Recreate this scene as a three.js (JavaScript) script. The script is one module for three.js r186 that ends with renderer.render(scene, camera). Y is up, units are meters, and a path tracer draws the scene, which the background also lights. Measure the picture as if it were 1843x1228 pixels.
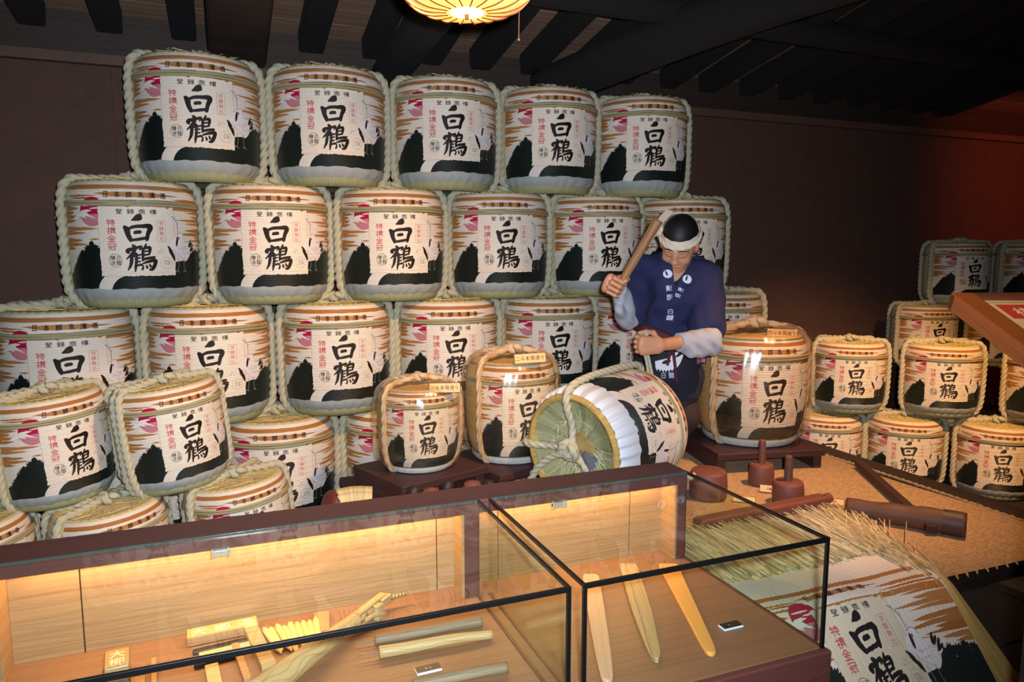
import * as THREE from 'three';
import { RoundedBoxGeometry } from 'three/addons/geometries/RoundedBoxGeometry.js';
import { mergeGeometries } from 'three/addons/utils/BufferGeometryUtils.js';
import { MarchingCubes } from 'three/addons/objects/MarchingCubes.js';
import { RectAreaLightUniformsLib } from 'three/addons/lights/RectAreaLightUniformsLib.js';

// ---------------------------------------------------------------- camera, exposure, lights
const scene = new THREE.Scene();
scene.background = new THREE.Color(0.0, 0.0, 0.0);
const renderer = new THREE.WebGLRenderer({ antialias: true });
renderer.toneMapping = THREE.LinearToneMapping;
renderer.toneMappingExposure = 1.0;
renderer.shadowMap.enabled = true;
RectAreaLightUniformsLib.init();

const camera = new THREE.PerspectiveCamera(50.53, 1843 / 1228, 0.02, 60);
camera.position.set(0, 1.55, 0);
camera.rotation.order = 'YXZ';
camera.rotation.set(-0.1207, -0.3821, 0);
scene.add(camera);

function spot(name, color, intensity, from, to, angle, penumbra, soft) {
  const l = new THREE.SpotLight(color, intensity, 0, angle, penumbra, 2);
  l.name = name; l.position.set(...from); l.target.position.set(...to);
  l.castShadow = true; l.shadow.radius = soft; l.shadow.mapSize.set(2048, 2048);
  scene.add(l, l.target);
  return l;
}
// the flash of the camera that took the photograph, beside the lens
spot('camera_flash', 0xe4eeff, 41, [0.05, 1.62, 0.05], [0.85, 1.25, -3.5], 0.94, 0.75, 1.5);
// the ceiling spots of the exhibition, above the frame
spot('ceiling_spot_stack', 0xffc88e, 28, [1.6, 2.95, -1.3], [0.1, 0.45, -3.8], 0.5, 0.6, 3);
spot('ceiling_spot_mat', 0xffc088, 46, [2.9, 3.15, -1.9], [2.55, 0.42, -2.6], 0.42, 0.8, 3);
spot('ceiling_spot_right', 0xffc080, 56, [3.0, 3.0, -1.2], [4.1, 0.7, -3.3], 0.40, 0.7, 3);
spot('red_wall_spot', 0xff7048, 9, [6.0, 2.6, -2.2], [7.4, 2.2, -4.48], 0.85, 1.0, 4);
spot('sign_spot', 0xffa860, 1.9, [2.2, 2.9, -1.3], [1.85, 1.4, -1.05], 0.3, 0.8, 3);

// ---------------------------------------------------------------- small helpers
let seedState = 20240611;
const rnd = () => { seedState = (seedState + 0x6d2b79f5) | 0; let t = Math.imul(seedState ^ (seedState >>> 15), 1 | seedState); t = (t + Math.imul(t ^ (t >>> 7), 61 | t)) ^ t; return ((t ^ (t >>> 14)) >>> 0) / 4294967296; };
const rr = (a, b) => a + (b - a) * rnd();
const RAD = Math.PI / 180;
const V = (x, y, z) => new THREE.Vector3(x, y, z);
const taken = new Map();
function numbered(name) {
  const n = taken.get(name) ?? 0; taken.set(name, n + 1);
  return n ? name + '_' + String(n).padStart(3, '0') : name;
}
function tag(o, label, category, group) {
  o.userData.label = label; o.userData.category = category;
  if (group) o.userData.group = group;
  return o;
}
function thing(name, label, category, pos = [0, 0, 0], turn = 0, group) {
  const o = new THREE.Group(); o.name = numbered(name); scene.add(o);
  o.position.set(...pos); o.rotation.y = turn;
  return tag(o, label, category, group);
}
function obj(name, geo, mat, parent = scene) {
  const m = new THREE.Mesh(Array.isArray(geo) ? merge(geo) : geo, mat);
  m.name = parent === scene ? numbered(name) : name; m.castShadow = m.receiveShadow = true; parent.add(m);
  return m;
}
function struct(name, geo, mat, parent = scene) {
  const m = obj(name, geo, mat, parent); m.userData.kind = 'structure'; return m;
}
function merge(list) {
  const l = list.map((g) => { const q = g.index ? g.toNonIndexed() : g; for (const k of Object.keys(q.attributes)) if (!['position', 'normal', 'uv'].includes(k)) q.deleteAttribute(k); if (!q.attributes.uv) q.setAttribute('uv', new THREE.BufferAttribute(new Float32Array(q.attributes.position.count * 2), 2)); return q; });
  return mergeGeometries(l);
}
// box with soft edges between two corners; uv in metres along the two longest sides
function box(x0, x1, y0, y1, z0, z1, r = 0.003) {
  const w = x1 - x0, h = y1 - y0, d = z1 - z0;
  const g = r > 0 ? new RoundedBoxGeometry(w, h, d, 1, Math.min(r, w / 2.1, h / 2.1, d / 2.1)) : new THREE.BoxGeometry(w, h, d);
  g.translate((x0 + x1) / 2, (y0 + y1) / 2, (z0 + z1) / 2);
  return boxUV(g);
}
function boxUV(g, k = 1) {
  const p = g.attributes.position, n = g.attributes.normal, uv = new Float32Array(p.count * 2);
  for (let i = 0; i < p.count; i++) {
    const ax = Math.abs(n.getX(i)), ay = Math.abs(n.getY(i)), az = Math.abs(n.getZ(i));
    let a, b;
    if (ay >= ax && ay >= az) { a = p.getX(i); b = p.getZ(i); } else if (ax >= az) { a = p.getZ(i); b = p.getY(i); } else { a = p.getX(i); b = p.getY(i); }
    uv[2 * i] = a * k; uv[2 * i + 1] = b * k;
  }
  g.setAttribute('uv', new THREE.BufferAttribute(uv, 2));
  return g;
}
// grid surface from f(u, v) -> [x, y, z, (s, t)]
function surf(nu, nv, f) {
  const P = [], T = [], I = [];
  for (let j = 0; j <= nv; j++) for (let i = 0; i <= nu; i++) { const q = f(i / nu, j / nv); P.push(q[0], q[1], q[2]); T.push(q[3] ?? i / nu, q[4] ?? j / nv); }
  for (let j = 0; j < nv; j++) for (let i = 0; i < nu; i++) { const a = j * (nu + 1) + i, b = a + 1, c = a + nu + 1, d = c + 1; I.push(a, b, d, a, d, c); }
  const g = new THREE.BufferGeometry();
  g.setAttribute('position', new THREE.Float32BufferAttribute(P, 3)); g.setAttribute('uv', new THREE.Float32BufferAttribute(T, 2)); g.setIndex(I); g.computeVertexNormals();
  return g;
}
// tube along points with radius function r(s in metres, t 0..1, angle)
function tube(points, radius, segs, radial, closed = false, caps = true) {
  const curve = points instanceof THREE.Curve ? points : new THREE.CatmullRomCurve3(points.map((p) => (p.isVector3 ? p : V(...p))), closed, 'centripetal');
  const fr = curve.computeFrenetFrames(segs, closed), L = curve.getLength();
  const P = [], T = [], I = [];
  for (let i = 0; i <= segs; i++) {
    const t = i / segs, c = curve.getPointAt(t), k = closed ? i % segs : i, N = fr.normals[k], B = fr.binormals[k];
    for (let j = 0; j <= radial; j++) {
      const a = (j / radial) * Math.PI * 2, r = typeof radius === 'number' ? radius : radius(t * L, t, a);
      P.push(c.x + (N.x * Math.cos(a) + B.x * Math.sin(a)) * r, c.y + (N.y * Math.cos(a) + B.y * Math.sin(a)) * r, c.z + (N.z * Math.cos(a) + B.z * Math.sin(a)) * r);
      T.push(t * L, (j / radial) * 0.08);
    }
  }
  for (let i = 0; i < segs; i++) for (let j = 0; j < radial; j++) { const a = i * (radial + 1) + j, b = a + 1, c = a + radial + 1, d = c + 1; I.push(a, b, d, a, d, c); }
  if (caps && !closed) for (const i of [0, segs]) {
    const c = curve.getPointAt(i / segs), n = P.length / 3; P.push(c.x, c.y, c.z); T.push(0, 0);
    for (let j = 0; j < radial; j++) { const a = i * (radial + 1) + j; i ? I.push(n, a, a + 1) : I.push(n, a + 1, a); }
  }
  const g = new THREE.BufferGeometry();
  g.setAttribute('position', new THREE.Float32BufferAttribute(P, 3)); g.setAttribute('uv', new THREE.Float32BufferAttribute(T, 2)); g.setIndex(I); g.computeVertexNormals();
  return g;
}
// laid rope of three strands
const rope = (points, r, pitch = 0.075, closed = false, step = 0.011, radial = 12) => {
  const c = new THREE.CatmullRomCurve3(points.map((p) => (p.isVector3 ? p : V(...p))), closed, 'centripetal'), L = c.getLength();
  return tube(c, (s, t, a) => r * (0.62 + 0.46 * Math.abs(Math.cos(1.5 * (a - (s / pitch) * 2 * Math.PI / 1.0)))), Math.max(8, Math.round(L / step)), radial, closed);
};
function lathe(pts, seg = 40) { return new THREE.LatheGeometry(pts.map((p) => new THREE.Vector2(p[0], p[1])), seg); }
// thin straw blades, each a tapering three-sided stalk
function blades(list) {
  const P = [], I = [];
  for (const [a, b, w] of list) {
    const A = V(...a), B = V(...b), d = B.clone().sub(A).normalize(), s = Math.abs(d.y) > 0.9 ? V(1, 0, 0) : V(0, 1, 0), n = d.clone().cross(s).normalize(), m = d.clone().cross(n), o = P.length / 3;
    for (const [q, k] of [[A, 1], [B, 0.45]]) for (let j = 0; j < 3; j++) { const e = j * 2.0944, x = q.clone().addScaledVector(n, Math.cos(e) * w * k).addScaledVector(m, Math.sin(e) * w * k); P.push(x.x, x.y, x.z); }
    for (let j = 0; j < 3; j++) { const k = (j + 1) % 3; I.push(o + j, o + k, o + 3 + k, o + j, o + 3 + k, o + 3 + j); }
    I.push(o + 3, o + 4, o + 5);
  }
  const g = new THREE.BufferGeometry(); g.setAttribute('position', new THREE.Float32BufferAttribute(P, 3)); g.setAttribute('uv', new THREE.Float32BufferAttribute(new Float32Array(P.length / 3 * 2), 2)); g.setIndex(I);
  const f = g.toNonIndexed(); f.computeVertexNormals(); return f;
}
// outline in x/z laid flat, bevelled, thickness h upwards
function slab(outline, h, bevel = 0.003, steps = 1) {
  const s = new THREE.Shape(outline.map((p) => new THREE.Vector2(p[0], p[1])));
  const g = new THREE.ExtrudeGeometry(s, { depth: Math.max(0.0005, h - 2 * bevel), bevelEnabled: bevel > 0, bevelSize: bevel, bevelThickness: bevel, bevelSegments: 2, bevelOffset: -bevel, curveSegments: 8, steps });
  g.translate(0, 0, bevel); g.rotateX(Math.PI / 2); g.scale(1, -1, 1);
  const idx = g.index; if (idx) { for (let i = 0; i < idx.count; i += 3) { const a = idx.getX(i); idx.setX(i, idx.getX(i + 1)); idx.setX(i + 1, a); } } 
  else { const p = g.attributes.position; for (const k of ['position', 'normal', 'uv']) { const A = g.attributes[k], n = A.itemSize; for (let i = 0; i < p.count; i += 3) for (let c = 0; c < n; c++) { const t = A.array[i * n + c]; A.array[i * n + c] = A.array[(i + 1) * n + c]; A.array[(i + 1) * n + c] = t; } } }
  g.computeVertexNormals();
  return boxUV(g);
}
const M = (color, rough = 0.8, more = {}) => new THREE.MeshStandardMaterial({ color, roughness: rough, ...more });
const MP = (more) => new THREE.MeshPhysicalMaterial(more);
// ---------------------------------------------------------------- computed textures
function canvas(w, h) { const c = document.createElement('canvas'); c.width = w; c.height = h; return [c, c.getContext('2d')]; }
function texture(c, srgb = true, rx = 1, ry = 1) {
  const t = new THREE.CanvasTexture(c); if (srgb) t.colorSpace = THREE.SRGBColorSpace;
  t.wrapS = t.wrapT = THREE.RepeatWrapping; t.repeat.set(rx, ry); return t;
}
const hsl = (r, g, b, a = 1) => `rgba(${r | 0},${g | 0},${b | 0},${a})`;
// wood whose grain runs along u; base and dark are [r, g, b]
function woodCanvas(base, dark, lines = 260, strength = 0.35, w = 1024, h = 512) {
  const [c, x] = canvas(w, h); x.fillStyle = hsl(...base); x.fillRect(0, 0, w, h);
  for (let i = 0; i < lines; i++) {
    const y0 = rnd() * h, amp = rr(1, 7), ph = rr(0, 6), k = Math.round(rr(1, 3)), light = rnd() < 0.35;
    x.strokeStyle = light ? hsl(base[0] * 1.12, base[1] * 1.12, base[2] * 1.1, rr(0.05, strength)) : hsl(...dark, rr(0.04, strength)); x.lineWidth = rr(0.6, 4.5);
    x.beginPath(); for (let px = 0; px <= w; px += 16) { const y = y0 + amp * Math.sin(px / w * 6.283 * k + ph); px ? x.lineTo(px, y) : x.moveTo(px, y); } x.stroke();
  }
  for (let i = 0; i < 400; i++) { x.fillStyle = hsl(...dark, rr(0.03, 0.18)); x.fillRect(rnd() * w, rnd() * h, rr(6, 40), 1); }
  return c;
}
// straw: fine stalks along v (or u when across)
function strawCanvas(base, across = false, w = 512, h = 512, count = 1500) {
  const [c, x] = canvas(w, h); x.fillStyle = hsl(...base); x.fillRect(0, 0, w, h);
  for (let i = 0; i < count; i++) {
    const k = rr(0.72, 1.18), l = rr(60, 300), a = rnd() * w, b = rnd() * h, t = rr(-6, 6);
    x.strokeStyle = hsl(base[0] * k, base[1] * k * rr(0.98, 1.02), base[2] * k * rr(0.92, 1.05), 0.45); x.lineWidth = rr(0.8, 2.6);
    for (const [ox, oy] of [[0, 0], [-w, 0], [0, -h]]) { x.beginPath(); if (across) { x.moveTo(a + ox, b + oy); x.lineTo(a + l + ox, b + t + oy); } else { x.moveTo(a + ox, b + oy); x.lineTo(a + t + ox, b + l + oy); } x.stroke(); }
  }
  return c;
}
function noiseCanvas(base, spread, n = 6000, w = 512, h = 512, smin = 1, smax = 9, alpha = 0.12) {
  const [c, x] = canvas(w, h); x.fillStyle = hsl(...base); x.fillRect(0, 0, w, h);
  for (let i = 0; i < n; i++) { const k = rr(1 - spread, 1 + spread), s = rr(smin, smax); x.fillStyle = hsl(base[0] * k, base[1] * k, base[2] * k, alpha); x.beginPath(); x.ellipse(rnd() * w, rnd() * h, s, s * rr(0.4, 1), rnd() * 3, 0, 7); x.fill(); }
  return c;
}
// ---------------------------------------------------------------- stroke lettering: each character is a list of pen paths on a 100 x 100 field
const K = {
  '日': '20,8 20,95;20,8 80,8 80,95;20,50 80,50;20,92 80,92',
  '本': '10,28 90,28;50,5 50,97;48,28 30,55 8,75;52,28 70,55 92,75;32,76 68,76',
  '醇': '3,12 45,12;8,30 8,95;8,30 42,30 42,95;18,12 18,30 14,55;30,12 30,50 40,52;8,70 42,70;8,92 42,92;73,2 73,14;52,14 97,14;60,25 60,42;60,25 88,25 88,42;60,42 88,42;56,54 88,54 74,66;74,62 74,93 66,90;50,74 98,74',
  '良': '50,2 56,12;25,14 25,90 45,80;25,14 75,14 75,48;25,31 75,31;25,48 75,48;88,55 62,68;40,50 60,75 95,95',
  '清': '8,10 20,20;4,35 16,45;6,92 22,60;36,14 96,14;42,28 90,28;32,42 98,42;66,3 66,42;44,52 44,97;44,52 88,52 88,95 80,92;44,66 88,66;44,80 88,80',
  '酒': '8,10 20,20;4,35 16,45;6,92 22,60;32,12 98,12;38,30 38,95;38,30 92,30 92,95;55,12 55,30 50,55;74,12 74,50 88,52;38,72 92,72;38,92 92,92',
  '登': '15,10 45,10 30,30 8,45;22,22 32,30;85,8 70,18;95,22 75,32;55,5 70,28 95,45;30,42 70,42;28,54 28,72;28,54 72,54 72,72;28,72 72,72;38,78 44,88;64,78 58,88;8,94 92,94',
  '録': '25,3 5,25;25,3 45,22;12,32 40,32;5,48 45,48;25,32 25,88;12,58 18,74;38,58 32,74;5,92 46,84;56,12 88,12 88,42;58,27 88,27;50,42 98,42;74,42 74,95 66,90;56,54 66,62;52,84 70,68;94,52 80,64;78,60 97,88',
  '商': '50,2 50,12;8,14 92,14;34,18 40,28;64,18 58,28;12,32 12,97;12,32 88,32 88,95 80,93;40,36 36,48 26,54;58,36 60,50 74,52;34,62 34,86;34,62 66,62 66,86;34,84 66,84',
  '標': '3,28 40,28;22,5 22,97;22,30 5,65;24,40 38,56;45,10 97,10;50,22 50,44;50,22 92,22 92,44;62,10 62,44;79,10 79,44;50,44 92,44;52,56 90,56;44,68 98,68;70,68 70,96 63,92;56,76 47,90;84,76 95,90',
  '特': '10,12 6,30;8,26 40,26;2,58 42,50;24,4 24,97;50,18 92,18;70,4 70,34;44,34 98,34;46,56 98,56;80,42 80,95 72,92;54,66 62,80',
  '撰': '3,25 38,25;22,4 22,95 12,90;3,66 38,52;46,8 66,8 66,20 48,20 48,32 68,32;74,8 94,8 94,20 76,20 76,32 97,32;46,46 96,46;58,36 58,66;82,36 82,66;42,66 98,66;58,72 44,92;80,72 96,92',
  '金': '50,2 5,42;50,2 95,42;30,36 70,36;18,56 82,56;50,36 50,92;26,64 34,84;74,64 66,84;6,94 94,94',
  '冠': '8,22 8,8 92,8 92,22;12,36 46,36;5,52 52,52;22,52 18,80 5,95;38,52 38,88 54,92 56,82;56,38 96,38;82,26 82,92 72,88;62,54 70,68',
  '芳': '6,16 94,16;32,4 32,28;68,4 68,28;50,30 50,42;8,44 92,44;44,44 36,75 10,96;40,62 80,62 74,92 62,90',
  '無': '28,2 8,26;18,18 90,18;5,38 95,38;4,64 96,64;24,18 24,64;42,18 42,64;60,18 60,64;78,18 78,64;18,74 8,94;38,76 42,92;60,76 66,92;80,74 94,94',
  '比': '15,8 15,88 45,76;15,42 44,42;58,6 58,86 66,92 90,90 94,72;92,28 60,46',
  '白': '50,0 40,16;18,18 18,98;18,18 82,18 82,98;18,56 82,56;18,94 82,94',
  '鶴': '4,18 4,6 50,6 48,18;22,8 4,42;14,26 14,97;28,16 34,26;14,34 50,34;14,52 48,52;14,70 48,70;14,90 50,90;32,26 32,90;76,2 68,12;58,14 58,62;58,14 92,14 92,44;58,28 92,28;58,44 92,44;58,60 99,60;58,74 96,74 92,97 84,94;56,82 52,95;66,82 68,92;76,80 79,90',
  '造': '50,6 42,26;46,20 92,20;68,4 68,38;36,38 98,38;48,50 48,74;48,50 88,50 88,74;48,72 88,72;8,10 20,22;4,42 22,42 16,60 24,78;4,96 24,80 50,92 98,92',
  '醸': '3,12 45,12;8,30 8,95;8,30 42,30 42,95;18,12 18,30 14,55;30,12 30,50 40,52;8,70 42,70;8,92 42,92;74,2 74,12;50,12 98,12;54,20 70,20 70,32 54,32 54,20;78,20 94,20 94,32 78,32 78,20;54,42 96,42;54,54 96,54;65,36 65,64;85,36 85,64;48,64 99,64;66,66 52,84;64,76 64,96 76,90;90,70 78,80;74,66 98,96',
  '一': '6,50 94,46', '二': '18,22 82,20;4,86 96,84',
  '四': '8,12 8,92;8,12 92,12 92,92;38,14 34,44 22,56;60,14 60,50 78,52;8,88 92,88',
  '斗': '26,10 40,24;18,36 32,48;4,66 96,56;68,4 68,97',
  '荷': '6,14 94,14;32,2 32,26;68,2 68,26;26,32 6,62;18,50 18,97;34,40 98,40;84,40 84,94 74,90;42,54 42,78;42,54 68,54 68,78;42,78 68,78',
  'り': '30,8 28,55 34,62;30,50 38,40;68,6 72,50 62,80 44,97',
  '大': '6,36 94,34;50,4 46,50 8,96;52,40 70,75 96,96',
  '槌': '3,28 34,28;18,5 18,97;18,32 3,66;20,42 32,56;70,4 64,14;56,16 56,74;56,16 88,16 88,38 56,38;56,50 92,50 92,74 56,74;38,12 46,22;36,44 48,44 40,78;34,94 46,82 98,92',
  '樽': '3,28 34,28;18,5 18,97;18,32 3,66;20,42 32,56;54,2 60,12;86,2 80,12;42,14 98,14;48,24 48,56;48,24 94,24 94,56;62,14 60,40;78,14 78,38 92,40;48,48 94,48;48,56 94,56;40,68 99,68;82,58 82,96 72,92;54,76 62,88',
  '柳': '3,28 32,28;17,5 17,97;17,32 3,66;20,42 30,56;54,6 40,16 40,78 56,68;56,18 54,60 40,95;70,12 70,97;70,12 94,12 94,66 84,62',
  'き': '20,22 80,18;18,42 84,36;42,4 74,60;74,62 40,58;24,66 30,88 76,90',
};
const paths = (ch) => K[ch].split(';').map((s) => s.split(' ').map((p) => p.split(',').map(Number)));
// pen lettering; the field of the character is w x h at x, y
function pen(g, ch, x, y, w, h, width, color, turn = 0) {
  g.save(); g.translate(x + w / 2, y + h / 2); g.rotate(turn); g.translate(-w / 2, -h / 2); g.strokeStyle = color; g.lineWidth = width; g.lineCap = g.lineJoin = 'round';
  for (const p of paths(ch)) { g.beginPath(); p.forEach(([a, b], i) => (i ? g.lineTo(a / 100 * w, b / 100 * h) : g.moveTo(a / 100 * w, b / 100 * h))); g.stroke(); }
  g.restore();
}
// brush lettering: each path [x,y,width]... swept with a soft-edged round brush
function brush(g, pts, color) {
  g.fillStyle = color;
  const c = new THREE.CatmullRomCurve3(pts.map((p) => V(p[0], p[1], p[2])), false, 'centripetal'), n = Math.max(12, Math.round(c.getLength() * 1.2));
  for (let i = 0; i <= n; i++) { const q = c.getPoint(i / n); g.beginPath(); g.ellipse(q.x + rr(-0.7, 0.7), q.y + rr(-0.7, 0.7), Math.max(0.6, q.z * rr(0.9, 1.08)), Math.max(0.6, q.z * rr(0.7, 0.85)), -0.7, 0, 7); g.fill(); }
}
// ---------------------------------------------------------------- the print of the straw wrappers (a: arc, y: down; both in art units)
const ART = { a0: -716, a1: 1144, y0: 75, y1: 1015 };
function drawArt(g, labelTone = '#e9dcc6') {
  const OR = ['#ae7238', '#a2672e', '#b67c42'];
  g.fillStyle = '#e6dccb'; g.fillRect(-800, -300, 2200, 1700);
  for (let i = 0; i < 700; i++) { g.fillStyle = hsl(200 + rr(-14, 20), 188 + rr(-14, 16), 160 + rr(-14, 14), 0.1); g.fillRect(rr(-740, 1144), rr(60, 1030), rr(20, 160), rr(1, 4)); }
  const band = (x0, x1, ya, yb, tl = 0, tr = 0, col = 0) => {            // a wavy band with tapering ends
    g.fillStyle = OR[col]; g.beginPath(); const n = 26, top = [], bot = [];
    for (let i = 0; i <= n; i++) { const t = i / n, x = x0 + (x1 - x0) * t, e = Math.min(1, tl ? t * (x1 - x0) / tl : 1, tr ? (1 - t) * (x1 - x0) / tr : 1), m = (ya + yb) / 2, h = (yb - ya) / 2 * Math.pow(e, 0.8); top.push([x, m - h + rr(-2.5, 2.5) * e]); bot.push([x, m + h + rr(-2.5, 2.5) * e]); }
    [...top, ...bot.reverse()].forEach(([x, y], i) => (i ? g.lineTo(x, y) : g.moveTo(x, y))); g.fill();
  };
  // a drifting cloud: solid at x0, breaking into pointed fingers towards x1
  const cloud = (x0, x1, ya, yb, fingers, col = 0) => {
    g.fillStyle = OR[col]; const L = x1 - x0, P = [[x0, yb + rr(-3, 3)], [x0, ya + rr(-3, 3)]], n = fingers.length, h = (yb - ya) / n;
    fingers.forEach((f, i) => { const y0 = ya + i * h, m = y0 + h * rr(0.4, 0.6), next = Math.min(f, fingers[i + 1] ?? 0) * 0.55; for (let k = 1; k <= 5; k++) P.push([x0 + L * f * k / 6, y0 + (m - y0) * Math.pow(k / 6, 2) + rr(-3, 3)]); P.push([x0 + L * f, m]); for (let k = 3; k >= 1; k--) P.push([x0 + L * (next + (f - next) * k / 4), y0 + h - (y0 + h - m) * Math.pow(k / 4, 2) * 0.8 + rr(-3, 3)]); });
    g.beginPath(); P.forEach(([x, y], i) => (i ? g.lineTo(x, y) : g.moveTo(x, y))); g.fill();
  };
  band(-716, 880, 110, 152);
  band(-360, -200, 182, 202, 90, 0, 0); band(-300, 290, 178, 222, 120, 140, 2); band(200, 400, 192, 206, 0, 120, 1);
  band(-700, -320, 202, 218, 60, 160); band(-660, -300, 224, 238, 120, 100, 1);
  band(330, 900, 218, 246, 160, 0); band(330, 880, 258, 276, 200, 0, 1);
  band(-716, -300, 255, 272, 0, 140, 1); band(-320, 900, 284, 322, 80, 60);
  // sun with drifting cloud
  const white = '#ece4d8';
  cloud(-716, -440, 296, 440, [0.75, 0.5, 1, 0.6], 0);
  g.save(); g.beginPath(); g.ellipse(-378, 345, 124, 124, 0, 0, 7); g.clip();
  g.fillStyle = '#b3123a'; g.fillRect(-520, 200, 320, 172); g.fillStyle = '#d6989c'; g.fillRect(-520, 366, 320, 120);
  g.strokeStyle = '#b04058'; g.lineWidth = 2.6; for (let i = 0; i < 26; i++) { g.beginPath(); g.moveTo(-520, 372 + i * 7); g.lineTo(-230, 360 + i * 7); g.stroke(); }
  g.restore();
  g.fillStyle = white; for (const [x, y, l, h] of [[-480, 292, 150, 7], [-400, 316, 110, 6]]) { g.beginPath(); g.ellipse(x + l / 2, y, l / 2, h, -0.06, 0, 7); g.fill(); }
  // crane-shaped white cloud left of the label
  g.fillStyle = white; g.beginPath(); [[-610, 408], [-540, 366], [-480, 334], [-420, 326], [-372, 336], [-430, 352], [-396, 376], [-330, 408], [-420, 386], [-452, 384], [-430, 404], [-490, 388], [-550, 410]].forEach(([x, y], i) => (i ? g.lineTo(x, y) : g.moveTo(x, y))); g.fill();
  // ochre clouds
  cloud(-716, -322, 468, 540, [1, 0.7], 2); cloud(-716, -430, 566, 668, [0.8, 1, 0.5], 0); band(-420, -320, 568, 584, 60, 30, 0);
  cloud(900, 330, 292, 345, [1, 0.8], 0); cloud(900, 335, 352, 448, [0.62, 1, 0.8], 2); cloud(900, 326, 470, 545, [0.8, 1], 0); cloud(900, 470, 540, 596, [0.7, 1], 1); cloud(905, 610, 606, 672, [1, 0.7], 2);
  // dark hill, pines
  const DARK = '#0f1b17', jag = (x, y, r, n, s) => { g.beginPath(); for (let i = 0; i <= n; i++) { const t = i / n * 6.283, q = r * (i % 2 ? 1 : s) * rr(0.93, 1.07); g.lineTo(x + Math.cos(t) * q, y + Math.sin(t) * q); } g.fill(); };
  g.fillStyle = DARK;
  g.beginPath(); g.moveTo(-260, 1030); g.bezierCurveTo(-240, 970, -210, 920, -140, 893); g.lineTo(310, 876); g.lineTo(330, 770); g.lineTo(560, 745); g.lineTo(880, 720); g.lineTo(910, 1030); g.fill();
  for (let i = 0; i < 46; i++) jag(rr(-150, 320), rr(884, 898), rr(8, 20), 11, 0.6);
  for (const [x, y, r] of [[530, 720, 46], [560, 690, 30], [620, 700, 50], [690, 720, 60], [760, 700, 46], [830, 730, 56], [480, 750, 40], [590, 740, 50], [860, 760, 50]]) jag(x, y, r, 23, 0.72);
  const leafy = (cx, top, w, base) => { for (let y = top; y < base; y += 17) { const t = (y - top) / 64, hw = w * Math.min(1, 0.16 + 0.9 * Math.pow(t, 0.6)) * rr(0.9, 1.08); g.beginPath(); g.moveTo(cx - hw * 0.95, y + 40); for (let k = -3; k <= 3; k++) { const x = cx + hw * k / 3, l = k / 3; g.lineTo(x - 13, y + 16); g.lineTo(x + l * 14, y - 20 + Math.abs(k) * 8 + rr(-6, 6)); g.lineTo(x + 13, y + 16); } g.lineTo(cx + hw * 0.95, y + 40); g.fill(); } };
  leafy(-398, 602, 88, 1030); leafy(-505, 676, 66, 1030); leafy(-440, 690, 70, 1000); leafy(-585, 770, 60, 1030); leafy(-640, 830, 60, 1030); leafy(-696, 880, 40, 1030);
  g.beginPath(); g.moveTo(-716, 880); g.lineTo(-480, 780); g.lineTo(-330, 860); g.lineTo(-290, 890); g.lineTo(-370, 1030); g.lineTo(-716, 1030); g.fill();
  // winding path
  g.fillStyle = '#e2d8c8'; g.beginPath(); g.moveTo(-290, 884); g.bezierCurveTo(-345, 930, -375, 980, -372, 1030); g.lineTo(-252, 1030); g.bezierCurveTo(-240, 960, -190, 905, -120, 884); g.fill();
  // label
  g.fillStyle = labelTone; g.beginPath();
  const edge = []; for (let i = 0; i <= 40; i++) edge.push([-325 + 650 * i / 40, 295 + (i > 14 && i < 17 ? 10 : i > 35 && i < 38 ? 12 : rr(-2, 3))]); for (let i = 0; i <= 30; i++) edge.push([325 + rr(-5, 5), 295 + 595 * i / 30]); for (let i = 40; i >= 0; i--) edge.push([-325 + 650 * i / 40, 888 + rr(-4, 5)]); for (let i = 30; i >= 0; i--) edge.push([-322 + rr(-5, 4), 295 + 595 * i / 30]);
  edge.forEach(([x, y], i) => (i ? g.lineTo(x, y) : g.moveTo(x, y))); g.fill(); g.strokeStyle = 'rgba(60,40,30,0.55)'; g.lineWidth = 2.2; g.stroke();
  g.lineWidth = 1.6; for (let i = 0; i < 70; i++) { const x = rr(-310, 270), y = rr(800, 880); g.strokeStyle = hsl(190, 110, 90, rr(0.2, 0.5)); g.beginPath(); g.moveTo(x, y); g.quadraticCurveTo(x + rr(10, 20), y - rr(2, 8), x + rr(20, 46), y + rr(-2, 4)); g.stroke(); }
  // crane
  g.lineWidth = 4.5; g.strokeStyle = '#3a2620'; g.beginPath(); g.moveTo(306, 372); g.quadraticCurveTo(352, 400, 362, 440); g.lineTo(364, 512); g.stroke(); g.lineWidth = 2; for (const [x, y] of [[330, 390], [352, 420], [362, 446]]) { g.beginPath(); g.moveTo(x, y); g.lineTo(x + 16, y - 22); g.stroke(); }
  g.fillStyle = '#e9e2de'; g.beginPath(); g.ellipse(395, 556, 40, 44, 0.3, 0, 7); g.fill(); g.beginPath(); g.ellipse(330, 610, 62, 44, -0.9, 0, 7); g.fill();
  g.beginPath(); g.moveTo(300, 640); g.bezierCurveTo(330, 580, 420, 600, 560, 610); g.bezierCurveTo(590, 650, 560, 690, 520, 700); g.bezierCurveTo(500, 740, 460, 770, 440, 770); g.bezierCurveTo(420, 730, 350, 720, 300, 640); g.fill();
  g.strokeStyle = 'rgba(120,100,110,0.5)'; g.lineWidth = 2; for (let i = 0; i < 22; i++) { const x = rr(340, 520), y = rr(625, 700); g.beginPath(); g.moveTo(x, y); g.quadraticCurveTo(x + 20, y + 10, x + 44, y - 2); g.stroke(); }
  g.strokeStyle = '#7a6a68'; g.lineWidth = 2.2; g.beginPath(); g.moveTo(300, 640); g.bezierCurveTo(350, 715, 420, 730, 440, 770); g.stroke();
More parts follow.
